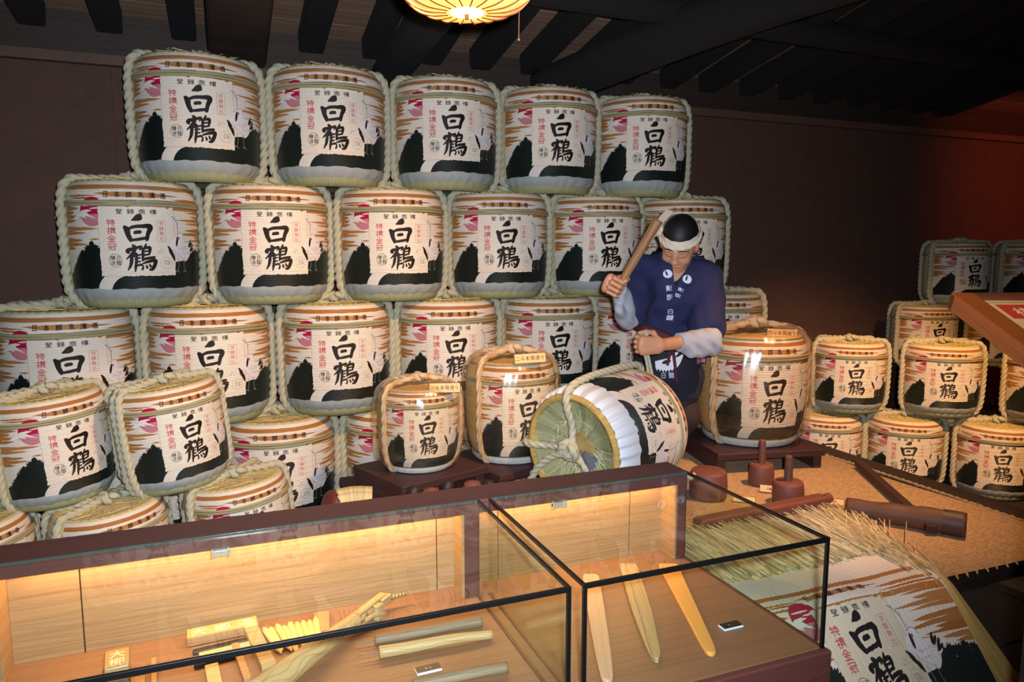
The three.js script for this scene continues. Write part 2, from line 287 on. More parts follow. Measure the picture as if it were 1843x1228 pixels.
  g.strokeStyle = '#5a4440'; g.lineWidth = 3; g.beginPath(); g.moveTo(440, 590); g.bezierCurveTo(500, 596, 540, 600, 562, 612); g.moveTo(355, 530); g.bezierCurveTo(380, 505, 430, 512, 436, 560); g.moveTo(440, 768); g.bezierCurveTo(462, 768, 500, 738, 522, 698); g.stroke();
  g.fillStyle = '#2a1612'; for (const [x, y, a] of [[535, 620, 0.9], [552, 640, 0.8], [548, 664, 1.2], [520, 606, 0.6], [280, 690, -0.5], [296, 710, -0.3], [276, 660, -0.7], [310, 728, -0.2]]) { g.save(); g.translate(x, y); g.rotate(a); g.beginPath(); g.ellipse(0, 0, 11, 38, 0, 0, 7); g.fill(); g.restore(); }
  g.beginPath(); g.ellipse(352, 590, 12, 46, 0.2, 0, 7); g.fill(); g.fillStyle = '#b03040'; g.beginPath(); g.ellipse(376, 562, 7, 12, 0, 0, 7); g.fill();
  g.strokeStyle = '#8d8c78'; g.lineWidth = 5; for (const [x, d] of [[356, 8], [432, -6]]) { g.beginPath(); g.moveTo(x, 730); g.lineTo(x + d, 800); g.lineTo(x - d, 858); g.moveTo(x - d - 24, 852); g.lineTo(x - d, 850); g.lineTo(x - d + 26, 866); g.stroke(); }
  // writing
  ['日', '本', '醇', '良', '清', '酒'].forEach((ch, i) => pen(g, ch, -274 + i * 97, 174, 50, 50, 6.5, '#3a2016'));
  ['登', '録', '商', '標'].forEach((ch, i) => pen(g, ch, -172 + i * 93, 320, 58, 44, 5, '#4a4440'));
  ['特', '撰', '金', '冠'].forEach((ch, i) => pen(g, ch, -250, 408 + i * 68, 72, 60, 6, '#c24450'));
  g.strokeStyle = '#c87880'; g.lineWidth = 3; g.strokeRect(164, 412, 74, 182); ['芳', '醇', '無', '比'].forEach((ch, i) => pen(g, ch, 180, 420 + i * 43, 42, 38, 3.4, '#c86a74'));
  g.strokeStyle = '#3c3634'; g.lineWidth = 3.2; g.beginPath(); g.ellipse(-194, 756, 54, 54, 0, 0, 7); g.stroke();
  pen(g, '白', -186, 716, 36, 34, 3.4, '#2e2826'); pen(g, '鶴', -188, 756, 40, 40, 3.2, '#2e2826'); pen(g, '醸', -236, 716, 40, 38, 3, '#2e2826'); pen(g, '造', -234, 758, 38, 38, 3.4, '#2e2826');
  g.strokeStyle = '#9a928a'; g.lineWidth = 2.6; g.beginPath(); g.ellipse(236, 780, 52, 50, 0, 0, 7); g.stroke(); pen(g, '登', 210, 752, 26, 48, 2.4, '#8a827a'); pen(g, '録', 240, 752, 30, 48, 2.4, '#8a827a');
  for (let i = 0; i < 9; i++) { g.strokeStyle = '#96806e'; g.lineWidth = 3; g.beginPath(); const x = rr(160, 230), y = rr(655, 705); g.moveTo(x, y); g.lineTo(x + rr(-16, 16), y + rr(4, 18)); g.stroke(); }
  // the two big brushed characters
  const INK = '#160d0c';
  for (const s of [[[-40, 414, 6], [-14, 400, 14], [4, 386, 18], [22, 376, 12], [26, 398, 13], [2, 402, 15], [-20, 408, 10]],
    [[-104, 472, 10], [-86, 496, 18], [-78, 540, 15], [-58, 585, 13]], [[-78, 490, 9], [-30, 470, 12], [40, 464, 13], [92, 464, 17], [104, 480, 18], [86, 520, 15], [72, 576, 12]],
    [[-20, 518, 13], [14, 514, 12], [22, 518, 8]], [[-56, 584, 9], [0, 576, 11], [74, 562, 11]],
    [[-84, 690, 9], [-90, 672, 14], [-40, 656, 11], [20, 640, 9], [8, 664, 6]], [[-46, 628, 8], [-30, 650, 13], [-58, 700, 11], [-100, 742, 5]], [[-60, 706, 9], [-64, 760, 12], [-74, 800, 10], [-94, 836, 5]],
    [[-32, 692, 9], [-44, 720, 7], [0, 710, 7], [20, 704, 5]], [[-20, 700, 8], [-24, 760, 10], [-32, 810, 9], [-38, 850, 5]], [[-34, 742, 6], [6, 734, 6]], [[-34, 772, 6], [6, 764, 6]], [[-36, 806, 7], [14, 792, 8], [22, 800, 5]],
    [[62, 616, 5], [52, 642, 11]], [[34, 656, 10], [32, 700, 10], [28, 756, 8]], [[38, 656, 8], [88, 646, 11], [92, 668, 10], [82, 704, 7]], [[40, 680, 6], [80, 674, 6]], [[38, 712, 7], [86, 702, 7]], [[30, 748, 9], [80, 736, 10], [126, 730, 9]],
    [[32, 780, 7], [90, 762, 11], [134, 760, 13], [126, 796, 14], [106, 830, 12], [82, 836, 6]], [[30, 804, 5], [22, 832, 8]], [[56, 798, 5], [62, 820, 8]], [[82, 790, 5], [92, 810, 8]]]) brush(g, s.map((q) => [q[0], q[1], q[2] * 1.34]), INK);
}
const artCanvas = (() => {
  const [c, g] = canvas(2048, 1035); g.scale(2048 / (ART.a1 - ART.a0), 1035 / (ART.y1 - ART.y0)); g.translate(-ART.a0, -ART.y0); drawArt(g); return c;
})();
const artMap = texture(artCanvas);
artMap.anisotropy = 8;
// ribs of the straw cords, running round the barrel
const ribs = (() => { const d = new Uint8Array(4 * 1024 * 4); for (let y = 0; y < 1024; y++) { const q = 128 + 96 * Math.sin(y / 1024 * 2 * Math.PI * 62) + 30 * Math.sin(y / 1024 * 2 * Math.PI * 17 + 1); for (let x = 0; x < 4; x++) { const i = (y * 4 + x) * 4; d[i] = d[i + 1] = d[i + 2] = q; d[i + 3] = 255; } } const t = new THREE.DataTexture(d, 4, 1024); t.magFilter = t.minFilter = THREE.LinearFilter; t.wrapS = t.wrapT = THREE.RepeatWrapping; t.needsUpdate = true; return t; })();
const strawMap = texture(strawCanvas([196, 178, 128]), true, 1, 1), strawGreenMap = texture(strawCanvas([182, 178, 140])), strawPaleMap = texture(strawCanvas([214, 196, 156], true));
const strawBump = texture(strawCanvas([128, 128, 128]), false);
const mat_ = {
  print: MP({ map: artMap, roughness: 0.45, bumpMap: ribs, bumpScale: 0.0028, specularIntensity: 0.9 }),
  plain: M(0xffffff, 0.75, { map: strawPaleMap, bumpMap: ribs, bumpScale: 0.002 }),
  skirt: M(0x959a94, 0.75), straw: M(0xffffff, 0.85, { map: strawMap, bumpMap: strawBump, bumpScale: 0.003 }), strawGreen: M(0xd2d6c0, 0.8, { map: strawGreenMap, bumpMap: strawBump, bumpScale: 0.003 }),
  rope: M(0xaba68a, 0.8), cord: M(0x9a9068, 0.8), blade: M(0xc9b878, 0.7), hemp: M(0xbea27c, 0.8), film: MP({ color: 0xfcf7ee, roughness: 0.2, transmission: 1, thickness: 0, ior: 1.75 }),
};
// ---------------------------------------------------------------- the room
const wallWood = texture(noiseCanvas([92, 72, 60], 0.3, 5000, 512, 512, 2, 14, 0.08), true, 0.5, 0.5);
const wallMat = M(0xd8c0b4, 0.85, { map: wallWood, bumpMap: wallWood, bumpScale: 0.002 });
const darkWoodTex = texture(woodCanvas([54, 38, 28], [18, 10, 6]), true, 0.6, 2), darkWood = M(0xffffff, 0.7, { map: darkWoodTex });
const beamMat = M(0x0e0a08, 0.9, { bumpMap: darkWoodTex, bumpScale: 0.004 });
const roofTex = texture(woodCanvas([140, 108, 86], [44, 30, 22]), true, 0.5, 1.6), roofMat = M(0xffffff, 0.8, { map: roofTex });
const floorTex = texture(noiseCanvas([58, 56, 54], 0.25, 5000), true, 0.8, 0.8), floorMat = M(0xffffff, 0.7, { map: floorTex });
const floor = new THREE.Group(); floor.name = 'floor'; floor.userData.kind = 'structure'; scene.add(floor);
{ // dark stone slabs where the floor is seen, one bed under everything
  obj('bed', box(-3.4, 8.2, -0.12, -0.012, -4.7, 2.6, 0), floorMat, floor);
  for (let i = 0; i < 6; i++) for (let j = 0; j < 8; j++) obj('stone', box(1.42 + i * 0.62, 1.42 + i * 0.62 + 0.612, -0.012, rr(-0.001, 0.001), -2.4 + j * 0.62, -2.4 + j * 0.62 + 0.612, 0.004), floorMat, floor);
  obj('bed', box(-3.4, 1.41, -0.013, 0, -4.7, 2.6, 0), floorMat, floor); obj('bed', box(1.41, 8.2, -0.013, 0, -4.7, -2.41, 0), floorMat, floor);
}
const WZ = -4.48;
const wallBack = new THREE.Group(); wallBack.name = 'wall_back'; wallBack.userData.kind = 'structure'; scene.add(wallBack);
for (let i = 0; i < 12; i++) obj('panel', box(-3.4 + i * 0.97, -3.4 + i * 0.97 + 0.9695, 0, 2.53, WZ - 0.06, WZ + rr(-0.001, 0.001), 0.001), wallMat, wallBack);
struct('trim_1', box(-3.4, 8.2, 2.53, 2.585, WZ - 0.08, WZ + 0.045, 0.004), M(0xf0dccc, 0.7, { map: wallWood }));
struct('wall_above', box(-3.4, 8.2, 2.585, 2.95, WZ - 0.1, WZ - 0.06, 0), darkWood);
struct('wall_left', box(-3.5, -3.4, 0, 3.8, -4.7, 2.7, 0), wallMat);
struct('wall_right', box(8.2, 8.3, 0, 3.8, -4.7, 2.7, 0), wallMat);
struct('wall_front', box(-3.5, 8.3, 0, 3.9, 2.6, 2.7, 0), wallMat);
// roof: boards on rafters, rising from the back wall towards the viewer
const slope = 0.172, roofY = (z) => 2.72 + (z - WZ) * slope;
const ceiling = new THREE.Group(); ceiling.name = 'ceiling'; ceiling.userData.kind = 'structure'; scene.add(ceiling);
for (let i = 0; i < 34; i++) {
  const z0 = WZ - 0.1 + i * 0.22, z1 = z0 + 0.214, g = new THREE.BoxGeometry(11.7, 0.03, 0.214); boxUV(g);
  const m = obj('board', g, roofMat, ceiling); m.position.set(2.4, roofY((z0 + z1) / 2) + 0.115 + rr(-0.004, 0.004), (z0 + z1) / 2); m.rotation.x = -Math.atan(slope) + rr(-0.01, 0.01);
}
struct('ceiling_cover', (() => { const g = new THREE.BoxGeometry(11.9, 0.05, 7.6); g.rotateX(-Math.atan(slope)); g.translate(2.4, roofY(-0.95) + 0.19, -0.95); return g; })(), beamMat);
{
  const len = 7.4;
  for (let i = 0; i < 26; i++) {
    const x = -2.9 + i * 0.345 + rr(-0.02, 0.02), w = rr(0.11, 0.14), g = new RoundedBoxGeometry(w, 0.13, len, 1, 0.012);
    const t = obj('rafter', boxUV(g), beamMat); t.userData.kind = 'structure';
    t.position.set(x, roofY(WZ + len / 2) + 0.03, WZ + len / 2 - 0.05); t.rotation.x = -Math.atan(slope);
  }
  const post = struct('beam', boxUV(new RoundedBoxGeometry(0.3, 0.22, len, 1, 0.03)), darkWood); post.position.set(0.14, roofY(WZ + len / 2) - 0.05, WZ + len / 2 - 0.02); post.rotation.x = -Math.atan(slope);
  // heavy crooked log running up to the right and a purlin across
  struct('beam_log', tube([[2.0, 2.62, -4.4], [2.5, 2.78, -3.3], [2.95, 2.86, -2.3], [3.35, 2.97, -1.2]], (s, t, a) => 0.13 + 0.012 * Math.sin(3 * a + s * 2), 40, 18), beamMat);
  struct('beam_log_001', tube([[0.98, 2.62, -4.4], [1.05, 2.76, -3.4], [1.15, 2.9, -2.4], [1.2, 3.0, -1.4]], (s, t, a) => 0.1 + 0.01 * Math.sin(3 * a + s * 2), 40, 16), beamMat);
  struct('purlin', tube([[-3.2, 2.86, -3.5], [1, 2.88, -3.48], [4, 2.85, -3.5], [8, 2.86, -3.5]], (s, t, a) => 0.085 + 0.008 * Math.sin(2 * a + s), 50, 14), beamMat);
}
// ---------------------------------------------------------------- straw-wrapped sake barrels (unit size: the large barrel)
const PROFILE = [[0.272, 0.082], [0.277, 0.12], [0.281, 0.2], [0.283, 0.3], [0.283, 0.4], [0.280, 0.48], [0.275, 0.525], [0.266, 0.55], [0.251, 0.566]];
const PROFILE_FILM = [[0.244, 0.05], [0.262, 0.09], [0.276, 0.17], [0.284, 0.27], [0.286, 0.37], [0.283, 0.46], [0.275, 0.515], [0.262, 0.545], [0.24, 0.562]];
const curveOf = (p) => new THREE.CatmullRomCurve3(p.map((q) => V(q[0], q[1], 0)), false, 'centripetal');
const profileCurve = curveOf(PROFILE), filmCurve = curveOf(PROFILE_FILM);
const T0 = ART.a0 / 570, T1 = ART.a1 / 570, TF = -1.07;
const G = {};
const sector = (c, t0, t1, n, printed) => surf(n, 16, (u, v) => { const q = c.getPointAt(v), t = t0 + (t1 - t0) * u; return [q.x * Math.sin(t), q.y, q.x * Math.cos(t), printed ? (t - T0) / (T1 - T0) : u * 2, v]; });
G.print = sector(profileCurve, T0, T1, 56, true); G.plain = sector(profileCurve, T1, T0 + 2 * Math.PI, 44, false);
G.filmPrint = sector(filmCurve, TF, T1, 52, true); G.filmPlain = sector(filmCurve, T1, TF + 2 * Math.PI, 48, false);
const wob = (a) => 0.5 + 0.22 * Math.sin(a * 7 + 1) + 0.2 * Math.sin(a * 17) + 0.12 * Math.sin(a * 29 + 2);
G.skirt = surf(208, 5, (u, v) => { const a = u * 2 * Math.PI, k = Math.round(v * 5), r = [0.2735, 0.2735, 0.269, 0.259, 0.246, 0.236][k], y = [0.09, 0.08, 0.066, 0.05, 0.037, 0.03][k], f = Math.abs(((u * 26 + v * 0.5 + 0.35 * Math.sin(a * 5)) % 1 + 1) % 1 - 0.2); return [(r + (f - 0.3) * 0.015 * v) * Math.sin(a), y + (wob(a) - 0.5) * 0.008 * (1 - v), (r + (f - 0.3) * 0.015 * v) * Math.cos(a)]; });
G.base = surf(96, 7, (u, v) => { const a = u * 2 * Math.PI, k = Math.round(v * 7), r = [0.25, 0.249, 0.24, 0.222, 0.196, 0.16, 0.08, 0][k] * (1 + 0.008 * Math.sin(a * 31)), y = [0.044, 0.028, 0.012, 0.0, 0.0, 0.008, 0.016, 0.016][k]; return [r * Math.sin(a), y, r * Math.cos(a), u * 6, v]; });
G.top = surf(96, 8, (u, v) => { const a = u * 2 * Math.PI, k = Math.round(v * 8), r = [0.251, 0.246, 0.234, 0.212, 0.18, 0.14, 0.09, 0.04, 0][k], y = [0.566, 0.5745, 0.577, 0.573, 0.571, 0.5725, 0.574, 0.575, 0.576][k]; return [r * Math.sin(a), y + 0.0035 * Math.sin(a * 37 + v * 9) * (k > 0 && k < 7 ? 1 : 0), r * Math.cos(a), u * 6, v]; });
const polar = (deg, r, y, dx = 0) => { const a = deg * RAD; return V(r * Math.sin(a) + dx * Math.cos(a), y, r * Math.cos(a) - dx * Math.sin(a)); };
{
  const hoop = (y, r) => { const P = []; for (let i = 0; i < 40; i++) { const a = i / 40 * 2 * Math.PI; P.push(V(r * Math.sin(a), y + 0.0015 * Math.sin(a * 3), r * Math.cos(a))); } return rope(P, 0.0074, 0.05, true, 0.016, 8); };
  G.hoop = merge([hoop(0.4645, 0.2865), hoop(0.4775, 0.2855)]);
  const side = (deg, w) => [polar(deg, 0.2, 0.006), polar(deg, 0.238, 0.008), polar(deg, 0.268, 0.036), polar(deg, 0.290, 0.09, w), polar(deg, 0.2985, 0.2), polar(deg, 0.3005, 0.36, -w), polar(deg, 0.298, 0.48), polar(deg, 0.287, 0.548), polar(deg, 0.258, 0.584), polar(deg, 0.16, 0.59), polar(deg, 0.03, 0.6)];
  const sideFilm = (deg, w) => [polar(deg, 0.18, 0.002), polar(deg, 0.222, 0.006), polar(deg, 0.25, 0.035), polar(deg, 0.276, 0.1, w), polar(deg, 0.298, 0.24), polar(deg, 0.302, 0.38, -w), polar(deg, 0.296, 0.49), polar(deg, 0.28, 0.555), polar(deg, 0.23, 0.595, w), polar(deg, 0.12, 0.618), polar(deg, 0.03, 0.63)];
  G.ropes = [-77, 82, 128, -126].map((d, i) => rope(side(d, (i - 1.5) * 0.004), 0.0205, 0.13));
  G.filmRopes = [-63, 84, 140, -140].map((d, i) => rope(sideFilm(d, (i - 1.5) * 0.006), 0.0185, 0.22));
  G.doubleRope = rope(side(-69, 0.004), 0.0205, 0.13);
  const knot = []; for (let i = 0; i <= 46; i++) { const t = i / 46 * Math.PI * 4; knot.push(V(0.038 * Math.sin(t) + 0.03 * Math.sin(t * 0.5), 0.603 + 0.014 * Math.cos(t * 1.5), 0.038 * Math.cos(t) + 0.02 * Math.sin(t * 1.5))); }
  G.knot = rope(knot, 0.0175, 0.12);
  const B = []; for (let i = 0; i < 90; i++) { const a = rr(0, 6.28), r0 = rr(0.02, 0.2), r1 = Math.min(0.24, r0 + rr(0.05, 0.18)), b = a + rr(-0.5, 0.5); B.push([[r0 * Math.sin(a), rr(0.577, 0.583), r0 * Math.cos(a)], [r1 * Math.sin(b), rr(0.576, 0.592), r1 * Math.cos(b)], rr(0.0016, 0.003)]); }
  G.tuft = blades(B);
  const F = []; for (const d of [-77, 82]) for (let i = 0; i < 9; i++) F.push([polar(d, 0.30, 0.468, rr(-0.01, 0.01)).toArray(), polar(d + rr(-8, 8), 0.305 + rr(0.004, 0.02), 0.44 + rr(-0.05, 0.05)).toArray(), 0.0012]);
  G.ends = blades(F);
}
function buildBarrel(label, group, film) {
  const t = thing('sake_barrel', label, 'barrel', [0, 0, 0], 0, group), rm = film ? mat_.hemp : mat_.rope;
  obj('printed_wrapper', film ? G.filmPrint : G.print, mat_.print, t); obj('plain_wrapper', film ? G.filmPlain : G.plain, film ? M(0xffe2b8, 0.75, { map: strawPaleMap, bumpMap: ribs, bumpScale: 0.002 }) : mat_.plain, t);
  if (!film) obj('pleated_skirt', G.skirt, mat_.skirt, t);
  obj('straw_base', G.base, film ? M(0xc8ccc8, 0.75) : mat_.strawGreen, t); const topMesh = obj('straw_top', G.top, film ? M(0xe8d4b0, 0.7, { map: strawPaleMap, bumpMap: strawBump, bumpScale: 0.002 }) : mat_.straw, t);
  const hoopMesh = obj('hoop_rope', G.hoop, mat_.cord, t); for (const g of film ? G.filmRopes : G.ropes) obj('rope', g, rm, t);
  const k = obj('knot', G.knot, rm, t); if (film) k.position.y = 0.03;
  if (!film) { obj('loose_straw', G.tuft, mat_.blade, topMesh).userData.kind = 'stuff'; obj('rope_ends', G.ends, mat_.blade, hoopMesh).userData.kind = 'stuff'; }
  if (film) obj('plastic_film', surf(128, 24, (u, v) => {
    const a = u * 2 * Math.PI, w = Math.min(1, Math.max(0, (v - 0.1) / 0.78)), q = filmCurve.getPointAt(w), top = v > 0.88 ? (v - 0.88) / 0.12 : 0, bot = v < 0.1 ? 1 - v / 0.1 : 0;
    const r = (q.x + 0.04 - 0.016 * w) * (1 - 0.34 * top * top - 0.1 * bot) + (0.0026 * Math.sin(a * 9 + v * 5 + 2 * Math.sin(a * 3)) + 0.0014 * Math.sin(a * 27 - v * 13)) * (1 - top * 0.5);
    return [r * Math.sin(a), q.y + 0.006 + top * 0.05 + 0.05 * Math.max(0, w - 0.8) - bot * 0.035 + 0.002 * Math.sin(a * 13 + v * 40) * top, r * Math.cos(a)];
  }), mat_.film, t);
  return t;
}
let proto = null;
function place(t, x, y, z, s, face, lean = [0, 0], tall = 1) {
  t.position.set(x, y, z); t.scale.set(s, s * tall, s);
  const q = new THREE.Quaternion().setFromAxisAngle(V(0, 1, 0), Math.atan2(-x, -z) + face * RAD);
  const view = V(x, 0, z).normalize(), right = V(-view.z, 0, view.x);
  q.premultiply(new THREE.Quaternion().setFromAxisAngle(right, lean[1] * RAD)); q.premultiply(new THREE.Quaternion().setFromAxisAngle(view, lean[0] * RAD));
  t.quaternion.copy(q);
  return t;
}
// x, y, z of the base; s: size; face: how far the label is turned right of the viewer, degrees; lean: [about view axis, towards viewer]
function barrel(label, group, x, y, z, s, face, lean, tall) {
  let t;
  if (!proto) t = proto = buildBarrel(label, group);
  else { t = proto.clone(); t.name = numbered('sake_barrel'); scene.add(t); t.userData = { label, category: 'barrel' }; if (group) t.userData.group = group; }
  return place(t, x, y, z, s, face, lean, tall);
}
const ORD = ['first', 'second', 'third', 'fourth', 'fifth', 'sixth', 'seventh'];
const BX = -0.384, BS = 0.636, BZ = -4.019, GB = 'large straw-wrapped barrels of the big stack';
[[0.5, 0], [1.5, 4], [2.5, 9], [3.5, 15], [4.5, 17]].forEach(([k, f], i) => barrel(`large white barrel, ${ORD[i]} from the left in the top row of the stack`, GB, BX + BS * k, 1.888, BZ, 1.02, f));
[[0, 3], [1, 5], [2, 10], [3, 10], [4, 20], [5, 18]].forEach(([k, f], i) => barrel(i === 5 ? 'large white barrel directly behind the man\'s head, last in the second row' : `large white barrel, ${ORD[i]} from the left in the second row from the top`, GB, BX + BS * k, 1.296, BZ, 1.02, f));
[[-0.5, 0], [0.5, 0], [1.5, 8], [2.5, 10], [3.5, 16], [4.5, 14], [5.5, 12]].forEach(([k, f], i) => barrel(i === 5 ? 'large white barrel half hidden behind the man\'s raised arm and chest, third row' : i === 6 ? 'large white barrel peeking out right of the man, above the big film-wrapped barrel' : `large white barrel, ${ORD[i]} from the left in the third row from the top`, GB, BX + BS * k, 0.702, BZ, 1.02, f));
const HID = { 1: 'large white barrel showing its crane, in the bottom row above the glass case', 2: 'large white barrel just left of the smallest film-wrapped barrel, bottom row' };
[[-1, 0], [0, 0], [1, 2], [2, 8], [3, 8], [4, 8], [5, 8], [6, 8]].forEach(([k, f]) => barrel(HID[k] ?? 'large white barrel at the foot of the big stack, almost wholly hidden by nearer things', HID[k] ? GB : 'hidden barrels at the foot of the big stack', BX + BS * k, 0.108, BZ, 1.02, f));
obj('low_plinth', [box(-1.4, 3.8, 0.0, 0.105, -4.44, -3.7, 0.005)], darkWood); tag(scene.children.at(-1), 'low dark wooden plinth carrying the big stack of barrels', 'plinth');
const GF = 'smaller barrels at the front left';
for (const [label, x, y, z, f, lean] of [
  ['smaller leaning barrel in the front left pair, cut by the photo\'s left edge', -0.665, 0.535, -3.44, 24, [-4.5, 0]],
  ['smaller leaning barrel with a thick double rope, right one of the front left pair', -0.205, 0.555, -3.40, 22, [-6, 0]],
  ['smaller barrel showing only its lid and text band between the two leaning barrels', -0.44, 0.085, -3.30, 26, [-5, 0]],
  ['smaller barrel right of the leaning pair, its red sun just above the case', 0.055, 0.12, -3.36, 24, [-5, 0]],
  ['smaller barrel at the far lower left corner, only lid and rope showing', -0.93, 0.085, -3.30, 24, [-5, 0]]]) barrel(label, GF, x, y, z, 0.775, f, lean);
{ const t = scene.children.find((o) => o.userData.label?.includes('double rope')); obj('rope', G.doubleRope, mat_.rope, t); }
obj('wooden_step', [box(-1.3, 0.4, 0.0, 0.08, -3.68, -2.95, 0.005)], darkWood); tag(scene.children.at(-1), 'dark wooden step under the smaller front barrels', 'plinth');
// right-hand stacks
const GR = 'smaller barrels stacked on the right';
[[3.70, -3.60, 8], [4.096, -3.326, 8], [4.46, -2.975, 12]].forEach(([x, z, f], i) => barrel(['smaller barrel half hidden behind the mat edge, lowest row of the right stack', 'smaller barrel in the lowest right row, behind the long maul handle', 'smaller shaded barrel lowest and furthest right, at the photo\'s edge'][i], GR, x, 0.05, z, 0.785, f));
[[3.80, -3.53, 12], [4.25, -3.22, 12], [4.64, -2.82, 14]].forEach(([x, z, f], i) => barrel(['smaller barrel right beside the big film-wrapped barrel, upper row of the right stack', 'smaller barrel in the middle of the upper row of the right stack', 'smaller barrel below the slanted sign, cut by the photo\'s right edge'][i], GR, x, 0.53, z, 0.785, f));
[[5.28, 1.165, -3.93, 32], [5.80, 1.165, -3.72, 30], [5.05, 0.69, -4.0, 30], [5.56, 0.69, -3.8, 30], [5.28, 0.215, -3.95, 30]].forEach(([x, y, z, f], i) => barrel(['smaller barrel on top of the dim stack against the reddish wall', 'smaller barrel at the right edge on top of the dim stack by the wall', 'smaller barrel with its plain straw side showing, left of the slanted sign\'s corner', 'smaller barrel mostly hidden behind the slanted sign', 'smaller barrel hidden at the bottom of the dim stack by the wall'][i], 'barrels stacked against the wall', x, y, z, 0.80, f));
obj('low_plinth', [box(4.7, 6.3, 0.0, 0.215, -4.4, -3.45, 0.005)], darkWood); tag(scene.children.at(-1), 'dark plinth under the barrels stacked against the wall at the right', 'plinth');
obj('floor_skid', [box(3.45, 4.75, 0, 0.05, -3.9, -2.6, 0.004)], darkWood); tag(scene.children.at(-1), 'thin dark skid under the right-hand barrels', 'plinth');
// ---------------------------------------------------------------- platform with woven mat
const PY = 0.42;
const maroonTex = texture(woodCanvas([60, 33, 31], [28, 12, 12], 160, 0.25)), maroon = M(0xffffff, 0.55, { map: maroonTex });
const redWood = M(0xffffff, 0.6, { map: texture(woodCanvas([112, 62, 48], [70, 34, 26], 160, 0.3)) });
const brownWood = M(0xffffff, 0.65, { map: texture(woodCanvas([96, 62, 44], [46, 26, 18], 200, 0.4)) });
const paleWood = M(0xffffff, 0.65, { map: texture(woodCanvas([206, 168, 112], [140, 98, 52], 160, 0.25)) });
const matTex = (() => { const [c, g] = canvas(512, 512); g.fillStyle = '#ac8a62'; g.fillRect(0, 0, 512, 512); for (let i = 0; i < 64; i++) for (let j = 0; j < 20; j++) { const k = rr(0.78, 1.14); g.fillStyle = hsl(180 * k, 148 * k, 106 * k, 0.75); g.fillRect(j * 25.6 + (i % 2) * 12.8, i * 8 + 0.6, 24, 6.6); } for (let i = 0; i < 500; i++) { g.fillStyle = hsl(120, 84, 50, 0.25); g.fillRect(rnd() * 512, rnd() * 512, rr(2, 14), 2); } return texture(c, true, 3, 3); })();
const matMat = M(0xffffff, 0.9, { map: matTex, bumpMap: matTex, bumpScale: 0.004 });
{
  const p = thing('display_platform', 'dark wooden platform under the woven straw mat', 'platform', [0, 0, 0]);
  obj('deck', box(0.52, 1.40, PY - 0.05, PY - 0.008, -3.66, -2.03, 0.004), darkWood, p); obj('deck', box(1.402, 3.3, PY - 0.05, PY - 0.008, -3.66, -1.72, 0.004), darkWood, p);
  obj('front_board', box(1.4, 3.3, 0.3, PY - 0.05, -1.78, -1.75, 0.003), darkWood, p);
  obj('front_board', box(0.52, 1.4, 0.0, PY - 0.05, -2.06, -2.03, 0.003), darkWood, p);
  obj('side_board', box(3.25, 3.28, 0.3, PY - 0.05, -3.64, -1.78, 0.003), darkWood, p);
  for (const [x, z] of [[1.5, -1.85], [3.2, -1.85], [3.2, -3.55], [0.6, -3.55], [0.6, -2.15]]) obj('leg', box(x - 0.04, x + 0.04, 0, PY - 0.05, z - 0.04, z + 0.04, 0.004), darkWood, p);
  const m = thing('woven_mat', 'tan woven straw mat with a ragged edge spread over the platform', 'mat', [0, 0, 0]);
  const weave = (x0, x1, zf, nu, nv) => surf(nu, nv, (u, v) => {
    const x = x0 + u * (x1 + (x1 > 3 ? 0.02 * Math.sin(v * 9) : 0) - x0), zb = -3.42, z = zb + v * (zf - zb);
    return [x, PY + 0.003 + 0.003 * Math.sin(x * 7 + z * 3) * Math.sin(z * 5), z, x, z];
  });
  obj('weave', [weave(0.54, 1.41, -2.035, 50, 70), weave(1.41, 3.1, -1.67, 80, 90)], matMat, m);
  obj('hem', tube([[0.55, PY + 0.002, -3.42], [2, PY + 0.002, -3.43], [3.09, PY + 0.004, -3.42]], (s) => 0.006 + 0.002 * Math.sin(s * 160), 120, 6), matMat, m);
  obj('hem', tube([[3.1, PY + 0.004, -3.42], [3.12, PY + 0.004, -2.5], [3.1, PY + 0.004, -1.68]], (s) => 0.007 + 0.003 * Math.sin(s * 170), 120, 6), matMat, m);
  const T = []; for (let x = 2.0; x < 3.09; x += 0.052) T.push([[x, PY + 0.003, -1.675], [x - 0.02, PY - 0.001, -1.652 + rr(-0.004, 0.006)], 0.006]);
  for (let i = 0; i < 60; i++) { const z = rr(-3.4, -1.7); T.push([[3.1, PY + 0.004, z], [3.118 + rr(0, 0.02), PY + rr(-0.01, 0.012), z + rr(-0.03, 0.03)], 0.0022]); }
  const fr = obj('edge_loops', blades(T), M(0xa88a58, 0.9), m); fr.userData.kind = 'stuff';
}
// low stands of the three film-wrapped barrels
function stand(label, x, z, w, d, h, turn) {
  const t = thing('display_stand', label, 'stand', [x, PY + 0.005, z], turn);
  obj('top_board', box(-w / 2, w / 2, h - 0.035, h, -d / 2, d / 2, 0.005), maroon, t);
  for (const s of [-1, 1]) obj('side_board', box(s * (w / 2 - 0.03) - 0.022, s * (w / 2 - 0.03) + 0.022, 0, h - 0.035, -d / 2 + 0.02, d / 2 - 0.02, 0.004), maroon, t);
  obj('stretcher', box(-w / 2 + 0.05, w / 2 - 0.05, h - 0.085, h - 0.035, -d / 2 + 0.03, -d / 2 + 0.05, 0.003), maroon, t);
  return t;
}
const signTex = (text, big = 40) => { const [c, g] = canvas(256, 88); g.fillStyle = '#d8b070'; g.fillRect(0, 0, 256, 88); g.strokeStyle = '#3a2416'; g.lineWidth = 5; g.strokeRect(3, 3, 250, 82); const n = text.length, w = Math.min(big, 236 / n); [...text].forEach((ch, i) => pen(g, ch, 128 - n * w / 2 + i * w + 2, 44 - big / 2, w - 5, big, 3.6, '#2c1c12')); return texture(c); };
